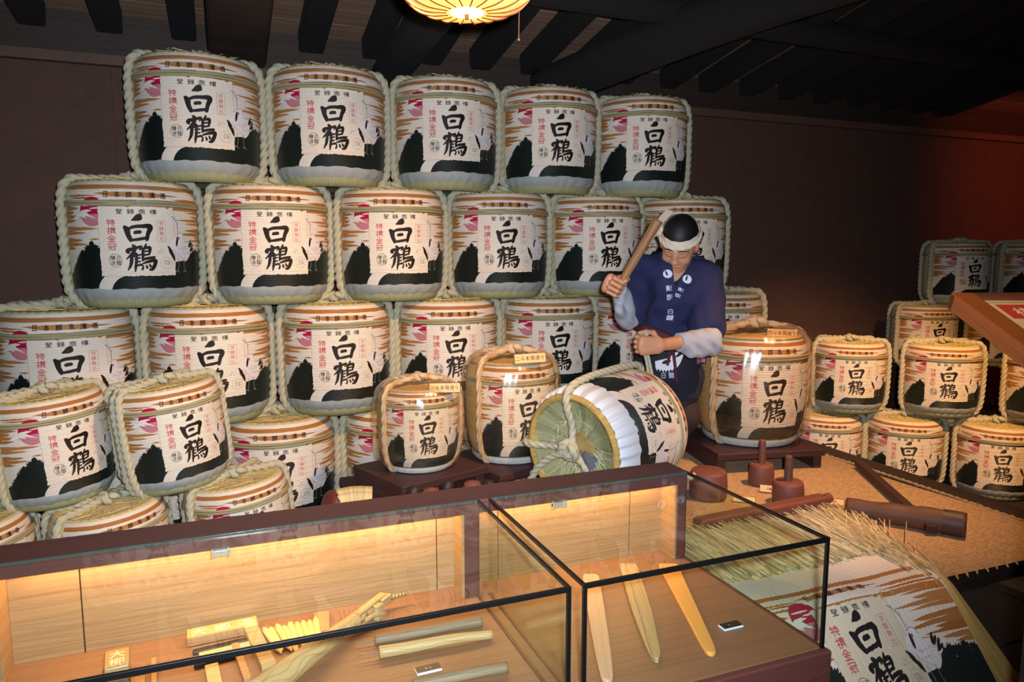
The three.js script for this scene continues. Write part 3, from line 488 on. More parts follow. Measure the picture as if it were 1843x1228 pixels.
function card(name, label, text, x, y, z, w, h, turn, tilt, big) {
  const t = thing(name, label, 'sign', [x, y, z], turn);
  const a = new THREE.BoxGeometry(w, h, 0.004); a.translate(0, h / 2, 0); const cardMesh = obj('card', a, M(0xc9a468, 0.6), t); cardMesh.rotation.x = tilt;
  const f = new THREE.PlaneGeometry(w, h); f.translate(0, h / 2, 0.0026); obj('lettering', f, M(0xffffff, 0.6, { map: signTex(text, big) }), cardMesh);
  return t;
}
const toCam = (x, z) => Math.atan2(-x, -z);
function wrapped(label, x, z, s, face, y, tall) { return place(buildBarrel(label, null, true), x, y, z, s, face, [0, 0], tall); }
{
  const h1 = 0.16, h2 = 0.13, h4 = 0.105;
  stand('dark maroon stand under the smallest film-wrapped barrel', 0.81, -3.14, 0.46, 0.42, h1, 0.34);
  stand('dark maroon stand under the middle-sized film-wrapped barrel', 1.30, -3.24, 0.50, 0.46, h2, 0.3);
  stand('dark maroon stand under the big film-wrapped barrel, behind the small mallets', 2.67, -3.15, 0.6, 0.56, h4, -0.22);
  wrapped('smallest film-wrapped barrel with a sign on top, behind the display case', 0.81, -3.16, 0.65, 12, PY + h1 + 0.006, 1.0);
  wrapped('middle-sized film-wrapped barrel left of the barrel lying on its side', 1.30, -3.25, 0.775, 22, PY + h2 + 0.006, 1.09);
  wrapped('big film-wrapped barrel on a low dark stand beside the man', 2.70, -3.17, 1.02, 24, PY + h4 + 0.006, 1.0);
  card('name_sign', 'small cream name sign on the smallest film-wrapped barrel', '一斗本荷造り', 0.885, 0.945, -2.99, 0.14, 0.045, toCam(0.88, -3.0), -0.25);
  card('name_sign', 'small cream name sign on the middle-sized film-wrapped barrel', '二斗本荷造り', 1.31, 1.045, -3.03, 0.15, 0.05, toCam(1.3, -3.03) + 0.1, -0.4).rotation.z = 0.06;
  card('name_sign', 'small cream name sign on the big film-wrapped barrel by the man', '四斗本荷造り', 2.74, 1.105, -2.99, 0.155, 0.052, toCam(2.74, -3.0), -0.3);
}
// the barrel lying on its side, its straw end towards the viewer
{
  const t = thing('lying_sake_barrel', 'straw-wrapped barrel lying on its side on the mat, green straw end towards the viewer', 'barrel');
  const P2 = [[0.281, 0.125], [0.286, 0.17], [0.290, 0.24], [0.291, 0.33], [0.290, 0.42], [0.286, 0.49], [0.28, 0.53], [0.271, 0.553], [0.255, 0.568]];
  const pc = curveOf(P2);
  obj('printed_wrapper', sector(pc, T0, T1, 56, true), mat_.print, t); obj('plain_wrapper', sector(pc, T1, T0 + 2 * Math.PI, 44, false), mat_.plain, t);
  obj('pleated_skirt', surf(240, 6, (u, v) => { const a = u * 2 * Math.PI, k = Math.round(v * 6), r = [0.283, 0.2835, 0.281, 0.275, 0.268, 0.259, 0.248][k], y = [0.135, 0.105, 0.075, 0.05, 0.032, 0.02, 0.014][k], f = Math.abs(((u * 34 + 0.4 * Math.sin(a * 4)) % 1 + 1) % 1 - 0.3); return [(r + (f - 0.25) * 0.024 * (0.25 + v)) * Math.sin(a), y - (f - 0.2) * 0.012 * v + (wob(a) - 0.5) * 0.02 * (1 - v), (r + (f - 0.25) * 0.024 * (0.25 + v)) * Math.cos(a)]; }), M(0xc4c9ce, 0.7), t);
  obj('straw_ring', tube((() => { const P = []; for (let i = 0; i < 60; i++) { const a = i / 60 * 2 * Math.PI; P.push([0.24 * Math.sin(a), 0.012, 0.24 * Math.cos(a)]); } return P; })(), (s, tt, a) => 0.0165 + 0.0025 * Math.sin(a * 5 + s * 40), 150, 12, true), M(0xe4d0a0, 0.85, { map: strawMap }), t);
  obj('straw_base', surf(120, 10, (u, v) => { const a = u * 2 * Math.PI, r = 0.234 * (1 - v), y = 0.008 + 0.05 * Math.min(1, v * 2.4) + 0.005 * Math.sin(a * 47) * (1 - v) + 0.005 * Math.sin(a * 13 + 1); return [r * Math.sin(a), y, r * Math.cos(a), u * 8, v]; }), mat_.strawGreen, t);
  obj('straw_top', G.top, mat_.straw, t); obj('hoop_rope', G.hoop, mat_.cord, t);
  const at = (deg, r, y) => polar(deg, r, y);
  for (const d of [-62, 78, 208]) obj('rope', rope([at(d, 0.012, 0.006), at(d, 0.1, 0.02), at(d, 0.2, -0.012), at(d, 0.25, -0.012), at(d, 0.286, 0.03), at(d, 0.302, 0.11), at(d, 0.309, 0.3), at(d, 0.304, 0.5), at(d, 0.285, 0.572), at(d, 0.15, 0.59), at(d, 0.02, 0.6)], 0.0185, 0.12), mat_.rope, t);
  const kn = []; for (let i = 0; i <= 60; i++) { const a = i / 60 * Math.PI * 6; kn.push(V(0.042 * Math.sin(a) * (0.7 + 0.3 * Math.cos(a * 0.37)), -0.008 - 0.016 * Math.cos(a * 1.5), 0.042 * Math.cos(a) * (0.7 + 0.3 * Math.sin(a * 0.53)))); }
  obj('bottom_knot', rope(kn, 0.0175, 0.1), mat_.rope, t);
  obj('rope_tail', rope([at(190, 0.03, -0.016), at(186, 0.1, -0.02), at(180, 0.18, -0.03), at(172, 0.27, -0.03), at(168, 0.31, -0.02)], 0.0185, 0.12), mat_.rope, t);
  obj('rope_tail_end', blades(Array.from({ length: 60 }, () => [at(168 + rr(-3, 3), 0.30, -0.02 + rr(-0.01, 0.01)).toArray(), at(166 + rr(-12, 12), 0.37 + rr(-0.02, 0.02), -0.02 + rr(-0.04, 0.04)).toArray(), 0.002])), mat_.blade, t).userData.kind = 'stuff';
  const B = []; for (let i = 0; i < 110; i++) { const a = rr(0, 6.28), r0 = rr(0.03, 0.15), b = a + rr(-0.9, 0.9), r1 = rr(0.08, 0.22); B.push([[r0 * Math.sin(a), rr(0.035, 0.05), r0 * Math.cos(a)], [r1 * Math.sin(b), rr(0.01, 0.04), r1 * Math.cos(b)], rr(0.0012, 0.0026)]); }
  obj('loose_straw', blades(B), M(0xc8c49a, 0.8), t).userData.kind = 'stuff';
  [[-30, 0.06, 0.4], [20, 0.075, 1.2], [55, 0.09, 2.2]].forEach(([d, r, a], i) => { const g = surf(8, 6, (u, v) => { const w = 0.045 * Math.sin(Math.PI * (0.1 + 0.8 * v)) * (u - 0.5) * 2; return [w, 0.01 * Math.sin(u * 5 + v * 4), (v - 0.5) * 0.09]; }); g.rotateY(a); const p = at(d, r, 0.028 - i * 0.004); g.translate(p.x, p.y, p.z); obj('dry_leaf', g, M(i === 2 ? 0x5a5a60 : 0x9a8248, 0.85), t); });
  obj('rope_loop', rope((() => { const P = []; for (let i = 0; i <= 18; i++) { const a = i / 18 * Math.PI * 2.2; P.push(at(76, 0.322 + 0.022 * Math.cos(a), 0.55 + 0.035 * Math.sin(a)).add(V(0, 0, 0.004 * i))); } return P; })(), 0.014, 0.1), mat_.rope, t);
  const axis = V(0.905, 0.05, -0.42).normalize(), up = V(0, 1, 0), side = up.clone().cross(axis).normalize(), nrm = axis.clone().cross(side).normalize();
  // label direction (local +z) turned to the upper front
  const turn = 0.52, zdir = side.clone().multiplyScalar(-Math.cos(turn)).addScaledVector(nrm, Math.sin(turn)).normalize(); if (zdir.z < 0) zdir.addScaledVector(side, 2 * Math.cos(turn));
  const xdir = axis.clone().cross(zdir).normalize();
  const m = new THREE.Matrix4().makeBasis(xdir, axis, zdir); t.quaternion.setFromRotationMatrix(m); t.scale.setScalar(0.95);
  t.position.set(1.345, PY + 0.30, -2.68);
}
// mallets, maul and cards on the mat
function mallet(label, x, z, R, H, hr, hl, lean, m2, spin = 0) {
  const t = thing('wooden_mallet', label, 'mallet', [x, PY + 0.006, z], spin); t.rotation.z = lean;
  obj('head', lathe([[0, 0], [R * 0.96, 0], [R, 0.006], [R * 1.02, H * 0.5], [R * 0.97, H - 0.016], [R * 0.88, H - 0.003], [hr, H], [0, H]], 40), redWood, t);
  if (hl) obj('handle', lathe([[hr * 0.95, H - 0.01], [hr, H + hl * 0.4], [hr * 0.86, H + hl - 0.006], [hr * 0.7, H + hl], [0, H + hl]], 20), m2, t);
  return t;
}
mallet('reddish wooden mallet standing head down in front of the big film-wrapped barrel, the rear one', 2.42, -2.74, 0.06, 0.105, 0.018, 0.115, 0, redWood);
mallet('reddish wooden mallet with a paler handle, the front one nearer the straw fringe', 2.345, -2.475, 0.068, 0.105, 0.019, 0.115, 0.03, brownWood);
mallet('broad reddish wooden mallet seen through the right end of the glass case', 2.06, -2.68, 0.085, 0.13, 0.02, 0, 0, redWood);
{
  const t = thing('wooden_bar', 'long reddish wooden bar lying behind the straw fringe, seen partly through the glass', 'bar', [2.12, PY + 0.03, -2.375], 0.05);
  obj('bar', (() => { const g = new RoundedBoxGeometry(0.72, 0.05, 0.07, 3, 0.018); return boxUV(g); })(), redWood, t);
  obj('end_cap', (() => { const g = new THREE.CylinderGeometry(0.024, 0.026, 0.03, 16); g.rotateZ(Math.PI / 2); g.translate(0.372, 0, 0); return g; })(), redWood, t);
}
{
  const A = V(2.47, PY + 0.045, -2.265), B = V(2.72, PY + 0.055, -1.90), d = B.clone().sub(A), L = d.length();
  const t = thing('wooden_maul', 'heavy dark wooden maul with a long square handle lying on the mat', 'maul', A.toArray(), Math.atan2(-d.z, d.x));
  obj('head', tube([[0, 0, 0], [L * 0.3, 0, 0], [L * 0.7, 0.004, 0], [L, 0.006, 0]], (s, tt) => 0.034 + 0.014 * Math.min(1, tt * 1.6) + 0.002 * Math.sin(tt * 20), 30, 28), brownWood, t);
  obj('iron_ring', (() => { const g = new THREE.CylinderGeometry(0.051, 0.051, 0.07, 32, 1, false); g.rotateZ(Math.PI / 2); g.translate(L * 0.89, 0.0055, 0); return g; })(), M(0x4a3026, 0.55), t);
  obj('peg', (() => { const g = new THREE.CylinderGeometry(0.006, 0.006, 0.012, 10); g.translate(L * 0.84, 0.053, 0.012); return g; })(), brownWood, t);
  const h0 = V(3.08, PY + 0.03, -2.76), h1 = V(2.60, PY + 0.045, -1.955), hd = h1.clone().sub(h0), hl = hd.length();
  const q = obj('handle', box(0, hl, -0.017, 0.017, -0.02, 0.02, 0.004), maroon, t); t.updateMatrixWorld(true);
  q.position.copy(t.worldToLocal(h0.clone())); q.quaternion.copy(t.quaternion.clone().invert()).multiply(new THREE.Quaternion().setFromAxisAngle(V(0, 1, 0), Math.atan2(-hd.z, hd.x)));
}
card('caption_card', 'small cream caption card in front of the rear mallet', '大槌', 2.36, PY + 0.006, -2.615, 0.085, 0.036, toCam(2.36, -2.6), -0.5, 34);
card('caption_card', 'small cream caption card by the end of the reddish bar', '大槌', 2.50, PY + 0.012, -2.36, 0.085, 0.03, toCam(2.47, -2.4), -0.7, 34);
card('caption_card', 'small cream caption card seen through the glass, left of the mallets', '大槌', 2.16, PY + 0.006, -2.55, 0.1, 0.03, toCam(2.16, -2.55), -0.7, 34);
{ // red-lidded straw bundle and dark mallet heads just behind the case
  const t = thing('straw_bundle', 'tan straw bundle with a red rounded end lying behind the display case', 'bundle', [0.43, 0.475, -3.0], 0.1);
  obj('bundle', tube([[-0.015, 0, 0], [0.05, 0.006, 0.01], [0.12, 0.0, 0.03]], (s, tt, a) => 0.085 + 0.003 * Math.sin(a * 14), 20, 56), mat_.straw, t);
  obj('end', (() => { const g = new THREE.SphereGeometry(0.09, 28, 18); g.scale(0.55, 0.98, 0.98); g.translate(-0.035, 0, 0); return g; })(), M(0x5a2420, 0.5), t);
  obj('support', box(-0.07, 0.13, -0.473, -0.08, -0.06, 0.08, 0.004), darkWood, t);
  [[0.70, 0.175], [0.775, 0.155], [0.845, 0.18], [0.955, 0.165], [1.03, 0.16]].forEach(([x, h], i) => { const k = thing('mallet_head', `dark rounded wooden mallet head peeping over the case rail, ${ORD[i]} from the left`, 'mallet', [x, PY + 0.006, -2.83], 0, 'dark mallet heads behind the rail'), R = i % 2 ? 0.042 : 0.03; obj('head', lathe([[0, 0], [R * 0.9, 0.0], [R, 0.02], [R, h - 0.03], [R * 0.75, h - 0.008], [0, h]], 28), i % 2 ? redWood : M(0x1c1412, 0.6), k); });
}
// unrolled printed straw sheet, over the platform edge and down to the floor
{
  const t = thing('straw_wrapper_sheet', 'unrolled printed straw wrapper draped over the platform edge beside the glass case', 'straw mat');
  const c45 = Math.SQRT1_2, zl = -1.672;
  const pt = (x, tt, lift) => { const e = 0.05; if (tt < -e) return [x, PY + 0.012 + lift, zl + tt]; if (tt > e) { return [x, PY + 0.012 + lift - (tt) * c45, zl + tt * c45]; } const k = (tt + e) / (2 * e), y0 = 0, z0 = -e, y2 = -e * c45, z2 = e * c45; return [x, PY + 0.012 + lift + k * k * y2, zl + (1 - k) * (1 - k) * z0 + k * k * z2]; };
  const X0 = 1.40, xr = (tt) => 2.30 + Math.max(0, tt) * 0.11 + (tt < -0.05 ? (-0.05 - tt) * 0.5 : 0), xw = (tt) => 2.286 - 0.12 * tt;
  const sheetMap = texture(strawCanvas([206, 184, 138], false, 512, 512, 2200), true, 3, 2);
  obj('straw_sheet', surf(90, 60, (u, v) => { const tt = -0.34 + v * 0.91, x = X0 + u * (xr(tt) - X0); return [...pt(x, tt, 0.0012 * Math.sin(x * 300) + 0.002 * Math.sin(x * 21)), u, v]; }), M(0xffffff, 0.85, { map: sheetMap, bumpMap: sheetMap, bumpScale: 0.004 }), t);
  const [c, g] = canvas(1536, 1060); { const sx = 1536 / (0.925 / 0.000478), sy = 1060 / ((0.57 + 0.22) / 0.000547); g.scale(sx, sy); const a0 = (1.41 - 1.841) / 0.000478, y0 = 275 - 0.22 / 0.000547; g.translate(-a0, -y0); g.fillStyle = '#e6dccb'; g.fillRect(-1200, -400, 3000, 2400); drawArt(g, '#e2d2b2'); }
  const sm = texture(c); sm.anisotropy = 8;
  obj('printed_face', surf(90, 50, (u, v) => { const tt = -0.22 + v * 0.785, x = 1.41 + u * (xw(tt) - 1.41); return [...pt(x, tt, 0.004 + 0.0012 * Math.sin(x * 300) + 0.002 * Math.sin(x * 21)), (x - 1.41) / 0.925, 1 - v]; }), M(0xffffff, 0.8, { map: sm, bumpMap: sheetMap, bumpScale: 0.003 }), t);
  obj('bound_edge', surf(8, 60, (u, v) => { const tt = -0.24 + v * 0.81; return [...pt(xw(tt) - 0.004 + u * (xr(tt) + 0.008 - xw(tt)), tt, 0.006 + 0.006 * Math.sin(u * Math.PI) + 0.0014 * Math.sin(u * 26)), u * 0.08, v * 0.8]; }), M(0xf4e2b4, 0.85, { map: strawMap }), t);
  const B = [[], [], []];
  for (let i = 0; i < 1700; i++) { const x = rr(X0, 2.36), t0 = rr(-0.42, -0.2), l = rr(0.14, 0.4), right = x > 2.15 ? (x - 2.15) * rr(0.2, 1.1) : 0, dx = rr(-0.02, 0.04) + right, y0 = rr(0.012, 0.034), zt = Math.max(-2.30 + rr(-0.09, 0.05), zl + t0 - l); B[i % 3].push([[x, PY + y0, zl + t0], [x + dx, PY + y0 + rr(-0.006, 0.012), zt], rr(0.0026, 0.005)]); }
  for (let i = 0; i < 70; i++) { const x = rr(2.2, 2.32), t0 = rr(-0.3, 0.0); B[i % 3].push([pt(x, t0, 0.012), [x + rr(0.02, 0.16), PY + rr(0.012, 0.04), zl + t0 - rr(0.12, 0.36)], rr(0.002, 0.0038)]); }
  [0xf2e0b0, 0xdcc490, 0xb89e6c].forEach((c, i) => { obj('straw_fringe', blades(B[i]), M(c, 0.75), t).userData.kind = 'stuff'; });
}
// ---------------------------------------------------------------- lit display case
const DY = 0.574, TY = 0.86, CX0 = -0.53, CX1 = 1.352, CF = -1.283, CB = -1.865;
const honeyA = texture(woodCanvas([162, 126, 86], [112, 78, 46], 220, 0.22), true, 1.1, 2.2), honey = M(0xffffff, 0.5, { map: honeyA });
const caseBrown = M(0xffffff, 0.5, { map: texture(woodCanvas([92, 52, 44], [56, 28, 24], 180, 0.22), true, 0.8, 2) });
const deckMat = M(0xffffff, 0.5, { map: texture(woodCanvas([138, 98, 68], [98, 64, 42], 220, 0.2), true, 0.9, 2) });
const glass = MP({ color: 0xfafdfa, roughness: 0, transmission: 1, thickness: 0, ior: 1.5, specularIntensity: 0.48 });
const joint = M(0x0c0c0c, 0.35), greenEdge = MP({ color: 0x3e4c42, roughness: 0.15 });
{
  const t = thing('display_cabinet', 'low brown wooden display cabinet with a lit honey-coloured back box', 'cabinet');
  obj('cabinet_body', box(CX0, CX1 + 0.016, 0.0, DY - 0.004, -1.985, CF + 0.012, 0.004), caseBrown, t);
  obj('deck', box(CX0 + 0.015, CX1 - 0.004, DY - 0.004, DY, -1.95, CF - 0.006, 0.001), deckMat, t);
  obj('top_rail', box(CX0, CX1 + 0.004, TY - 0.012, TY, -1.985, CB, 0.002), caseBrown, t);
  obj('back_board', box(CX0, CX1, DY - 0.003, TY - 0.012, -1.985, -1.962, 0.001), caseBrown, t);
  for (const [a, b] of [[-0.5, -0.352], [-0.349, 0.545], [0.548, 0.606]]) obj('back_panel', box(a, b, DY, TY - 0.012, -1.962, -1.946, 0.001), honey, t);
  for (const [a, b] of [[0.65, 0.735], [0.738, 1.19], [1.193, 1.318]]) obj('back_panel', box(a, b, DY, TY - 0.012, -1.962, -1.946, 0.001), honey, t);
  for (const [a, b] of [[CX0, -0.5], [1.318, CX1]]) obj('end_panel', box(a, b, DY, TY - 0.012, -1.962, CB, 0.002), a < 0 ? honey : caseBrown, t);
  obj('end_lining', box(1.31, 1.318, DY, TY - 0.012, -1.946, CB - 0.002, 0.001), honey, t);
  obj('divider', box(0.606, 0.65, DY, TY - 0.012, -1.962, CB, 0.002), caseBrown, t); obj('divider_lining', box(0.598, 0.606, DY, TY - 0.012, -1.946, CB - 0.002, 0.001), honey, t);
  for (const [a, b] of [[-0.5, 0.606], [0.65, 1.318]]) {
    obj('valance', box(a, b, TY - 0.040, TY - 0.012, CB - 0.012, CB, 0.001), caseBrown, t);
    const strip = obj('light_strip', box(a + 0.03, b - 0.03, TY - 0.022, TY - 0.014, -1.925, -1.905, 0.002), new THREE.MeshStandardMaterial({ color: 0xffffff, emissive: 0xffb870, emissiveIntensity: 1.2 }), t);
    const l = new THREE.RectAreaLight(0xffca86, 70, b - a - 0.06, 0.02); l.name = 'case_light'; l.position.set((a + b) / 2, TY - 0.0235, -1.915); l.lookAt((a + b) / 2, 0, -1.905); scene.add(l);
  }
}
function glassCase(label, x0, x1) {
  const t = thing('glass_case', label, 'glass case'), w = 0.005, s = 0.0105;
  obj('top_pane', new THREE.BoxGeometry(x1 - x0, w, CF - CB).translate((x0 + x1) / 2, TY - w / 2, (CF + CB) / 2), glass, t);
  obj('front_pane', new THREE.BoxGeometry(x1 - x0, TY - DY - w, w).translate((x0 + x1) / 2, (TY + DY - w) / 2, CF - w / 2), glass, t);
  for (const [x, k] of [[x0 + w / 2, 0], [x1 - w / 2, 1]]) obj('side_pane', new THREE.BoxGeometry(w, TY - DY - w, CF - CB - w).translate(x, (TY + DY - w) / 2, (CF + CB - w) / 2), glass, t);
  obj('joint_strip', box(x0 - 0.001, x1 + 0.001, TY - s, TY + 0.0008, CF - 0.006, CF + 0.0012, 0.0008), joint, t);
  for (const x of [x0, x1]) {
    obj('joint_strip', box(x - (x === x1 ? s * 0.6 : 0.001), x + (x === x1 ? 0.001 : s * 0.6), TY - 0.008, TY + 0.0008, CB, CF - 0.006, 0.0008), joint, t);
    obj('joint_strip', box(x - (x === x1 ? s * 0.8 : 0.001), x + (x === x1 ? 0.001 : s * 0.8), DY, TY - s, CF - 0.007, CF + 0.001, 0.0008), joint, t);
    obj('base_strip', box(x - (x === x1 ? 0.007 : 0.001), x + (x === x1 ? 0.001 : 0.007), DY, DY + 0.004, CB, CF - 0.007, 0.0008), M(0x5a3a28, 0.4), t);
  }
  obj('back_edge', box(x0, x1, TY - 0.005, TY + 0.0006, CB - 0.0006, CB + 0.006, 0.0006), greenEdge, t);
  const cx = x0 < 0 ? -0.03 : 0.895;
  obj('glass_clip', [box(cx - 0.022, cx + 0.022, TY - 0.052, TY - 0.036, CB + 0.001, CB + 0.016, 0.003), box(cx - 0.022, cx - 0.015, TY - 0.055, TY - 0.033, CB + 0.003, CB + 0.019, 0.002), box(cx + 0.015, cx + 0.022, TY - 0.055, TY - 0.033, CB + 0.003, CB + 0.019, 0.002)], MP({ color: 0xd8d4c0, roughness: 0.15, metalness: 0.5, clearcoat: 1 }), t);
}
glassCase('wide glass case on the left holding the cooper\'s small tools', CX0 + 0.012, 0.648);
glassCase('narrower glass case on the right holding three wooden paddles', 0.678, CX1);
// ---- things in the cases
const woodSet = (b, d, n = 90, s = 0.3) => M(0xffffff, 0.6, { map: texture(woodCanvas(b, d, n, s, 512, 256), true, 3, 6) });
const oldWood = woodSet([176, 148, 100], [96, 72, 44]), greyWood = woodSet([128, 108, 82], [72, 58, 42]), freshWood = woodSet([228, 190, 122], [186, 138, 72]), orangeWood = woodSet([222, 158, 76], [190, 120, 48], 60, 0.15), brownBoard = woodSet([178, 132, 84], [120, 80, 44]), pinkWood = woodSet([196, 156, 116], [150, 110, 76], 60, 0.2);
const Yc = DY + 0.001;
// a flat paddle from a to b: widths at stations
function paddle(label, a, b, ws, h, m) {
  const d = [b[0] - a[0], b[1] - a[1]], L = Math.hypot(...d), n = ws.length - 1, up = [], dn = [];
  const c = new THREE.CatmullRomCurve3(ws.map((w, i) => V(w[0] * L, w[1] / 2, 0)), false, 'centripetal');
  for (let i = 0; i <= 40; i++) { const q = c.getPoint(i / 40); up.push([q.x, q.y]); dn.push([q.x, -q.y]); }
  const t = thing('wooden_paddle', label, 'paddle', [a[0], Yc, a[1]], Math.atan2(-d[1], d[0]));
  obj('blade', slab([...up, ...dn.reverse()], h, 0.0035), m, t);
  return t;
}
paddle('left wooden paddle in the right glass case, dull and pinkish, behind the front corner joint', [1.0, -1.85], [0.775, -1.345], [[0, 0.03], [0.01, 0.044], [0.15, 0.05], [0.55, 0.046], [0.9, 0.034], [0.98, 0.024], [1, 0.004]], 0.012, pinkWood);
paddle('middle wooden paddle in the right glass case, worn and greyish with a pointed end', [1.141, -1.868], [0.927, -1.378], [[0, 0.036], [0.012, 0.05], [0.2, 0.056], [0.5, 0.056], [0.8, 0.042], [0.96, 0.026], [1, 0.008]], 0.014, oldWood);
paddle('right wooden paddle in the right glass case, smooth and orange-yellow', [1.259, -1.825], [1.066, -1.35], [[0, 0.052], [0.01, 0.058], [0.3, 0.052], [0.7, 0.04], [0.93, 0.031], [0.985, 0.021], [1, 0.003]], 0.012, orangeWood);
function plate(label, x, z, turn, text) {
  const t = thing('caption_plate', label, 'sign', [x, Yc, z], turn);
  const pm = obj('plate', box(-0.03, 0.03, 0, 0.006, -0.014, 0.014, 0.0008), M(0xd8dce4, 0.4), t);
  const [c, g] = canvas(128, 60); g.fillStyle = '#2a2622'; g.fillRect(0, 0, 128, 60); [...text].forEach((ch, i) => pen(g, ch, 44 + i * 22, 18, 18, 24, 2, '#a8a49c'));
  const f = new THREE.PlaneGeometry(0.059, 0.027); f.rotateX(-Math.PI / 2); f.translate(0, 0.0064, 0); obj('lettering', f, M(0xffffff, 0.4, { map: texture(c) }), pm);
}
plate('small dark caption plate beside the orange-yellow paddle', 1.203, -1.452, 0.0, '大');
plate('small dark caption plate in front of the two spiked wooden handles', 0.412, -1.555, 0.02, 'きり');
function awl(label, a, b, r0, r1, m, pins) {
  const dx = b[0] - a[0], dz = b[1] - a[1], L = Math.hypot(dx, dz), t = thing('wooden_awl', label, 'awl', [a[0], Yc + Math.max(r0, r1), a[1]], Math.atan2(-dz, dx));
  obj('handle', tube([[0, 0, 0], [L * 0.3, 0, 0], [L * 0.7, 0.001, 0], [L, -Math.max(r0, r1) + r1, 0]], (s, tt, q) => (r0 + (r1 - r0) * tt) * (1 + 0.03 * Math.sin(q * 3 + s * 30)), 26, 20), m, t);
  for (const z of pins) obj('spike', (() => { const g = new THREE.CylinderGeometry(0.0008, 0.0018, 0.055, 8); g.rotateZ(Math.PI / 2); g.translate(-0.026, -0.002, z); return g; })(), M(0x6a5a48, 0.4, { metalness: 0.7 }), t);
  return t;
}
awl('rear one of the two spiked round wooden handles in the left glass case', [0.318, -1.712], [0.598, -1.70], 0.013, 0.013, greyWood, [-0.006, 0.006]);
awl('front one of the two spiked round wooden handles in the left glass case', [0.316, -1.648], [0.600, -1.632], 0.015, 0.011, oldWood, [-0.006, 0.006]);
awl('greyish round wooden handle nearest the front glass of the left case', [0.36, -1.49], [0.582, -1.477], 0.0125, 0.013, greyWood, []);
{ // long tapering pole with an auger head
  const a = V(0.03, Yc + 0.034, -1.545), b = V(0.352, Yc + 0.03, -1.86), d = b.clone().sub(a), L = d.length(), t = thing('hand_auger', 'long weathered wooden pole with a jaw and screw tip in the left case', 'tool', a.toArray(), Math.atan2(-d.z, d.x));
  obj('pole', tube([[0, 0, 0], [L * 0.4, 0, 0], [L * 0.8, -0.004, 0]], (s, tt, q) => (0.033 - 0.013 * tt) * (1 + 0.025 * Math.sin(q * 2 + s * 14)), 40, 24), oldWood, t);
  obj('jaw', [box(L * 0.76, L * 1.08, 0.006, 0.015, -0.012, 0.012, 0.003), box(L * 0.74, L * 0.98, -0.022, -0.01, -0.014, 0.012, 0.003), box(L * 0.92, L * 0.98, -0.03, 0.012, 0.012, 0.03, 0.004), box(L * 1.0, L * 1.1, -0.012, 0.012, 0.0, 0.02, 0.004), tube([[L * 0.8, -0.012, 0.012], [L * 0.88, -0.004, 0.026], [L * 0.98, -0.02, 0.03]], 0.006, 12, 8)], oldWood, t);
  obj('bolt', [0.8, 0.87, 0.94].map((k) => { const g = new THREE.CylinderGeometry(0.005, 0.005, 0.014, 10); g.rotateX(Math.PI / 2); g.translate(L * k, 0.0, 0.017); return g; }), M(0x8a7650, 0.5, { metalness: 0.4 }), t);
  const screw = tube([[0, 0, 0], [0.03, 0, 0], [0.062, 0, 0]], (s, tt, q) => (0.010 - 0.0075 * tt) * (0.8 + 0.35 * Math.max(0, Math.sin(q + s * 620))), 70, 14); screw.rotateY(-0.62); screw.translate(L * 1.08, 0.0, 0.01);
  obj('screw', screw, M(0x9a8a60, 0.45, { metalness: 0.5 }), t);
}
{ // sharpened pegs
  for (let i = 0; i < 9; i++) {
    const x = 0.062 + i * 0.0165, L = 0.15 - (i % 3 === 1 ? 0.02 : 0) - (i === 4 ? 0.03 : 0), z = -1.892 + (i % 2) * 0.008, lean = -1.36 - i * 0.03 + rr(-0.03, 0.03);
    const t = thing('wooden_peg', `pale sharpened wooden peg, ${['first', 'second', 'third', 'fourth', 'fifth', 'sixth', 'seventh', 'eighth', 'last'][i]} from the left in the row of pegs`, 'peg', [x, Yc + 0.007 + (i % 3) * 0.0015, z], lean, 'sharpened pegs in the left case');
    obj('peg', tube([[0, 0, 0], [0.02, 0, 0], [L * 0.5, 0, 0], [L * 0.85, 0, 0], [L, 0, 0]], (s, tt) => 0.0086 * Math.min(1, 0.25 + tt * 6, 0.1 + (1 - tt) * 5), 22, 9), freshWood, t);
  }
}
function boardThing(name, label, cat, x, z, w, d, h, turn, m, extra) {
  const t = thing(name, label, cat, [x, Yc, z], turn); obj('board', box(-w / 2, w / 2, 0, h, -d / 2, d / 2, 0.002), m, t); if (extra) extra(t); return t;
}
const chalk = (t, w, d, h, chars, sz) => { const [c, g] = canvas(512, Math.round(512 * d / w)); g.fillStyle = '#c39a60'; g.fillRect(0, 0, 512, 600); [...chars].forEach((ch, i) => pen(g, ch, 512 / chars.length * (i + 0.14), c.height * 0.14, 512 / chars.length * 0.66, c.height * 0.72, sz, '#f0e4c8')); const f = new THREE.PlaneGeometry(w * 0.98, d * 0.96); f.rotateX(-Math.PI / 2); f.translate(0, h + 0.0006, 0); obj('lettering', f, M(0xffffff, 0.6, { map: texture(c) }), t); };
boardThing('inscribed_board', 'brown wooden board with white brushed characters at the back of the left case', 'board', -0.035, -1.905, 0.17, 0.05, 0.022, 0.06, brownBoard, (t) => chalk(t, 0.17, 0.05, 0.022, '大柳酒', 9));
boardThing('plane_block', 'upright-grained wooden block with a white character, right of the inscribed board', 'block', 0.046, -1.80, 0.034, 0.235, 0.022, 0.16, oldWood, (t) => { const k = new THREE.Group(); const [c, g] = canvas(128, 128); g.fillStyle = '#c4a468'; g.fillRect(0, 0, 128, 128); pen(g, '斗', 24, 14, 84, 100, 9, '#f4ead0'); const f = new THREE.PlaneGeometry(0.03, 0.036); f.rotateX(-Math.PI / 2); f.translate(0, 0.0227, -0.095); obj('lettering', f, M(0xffffff, 0.6, { map: texture(c) }), t); });
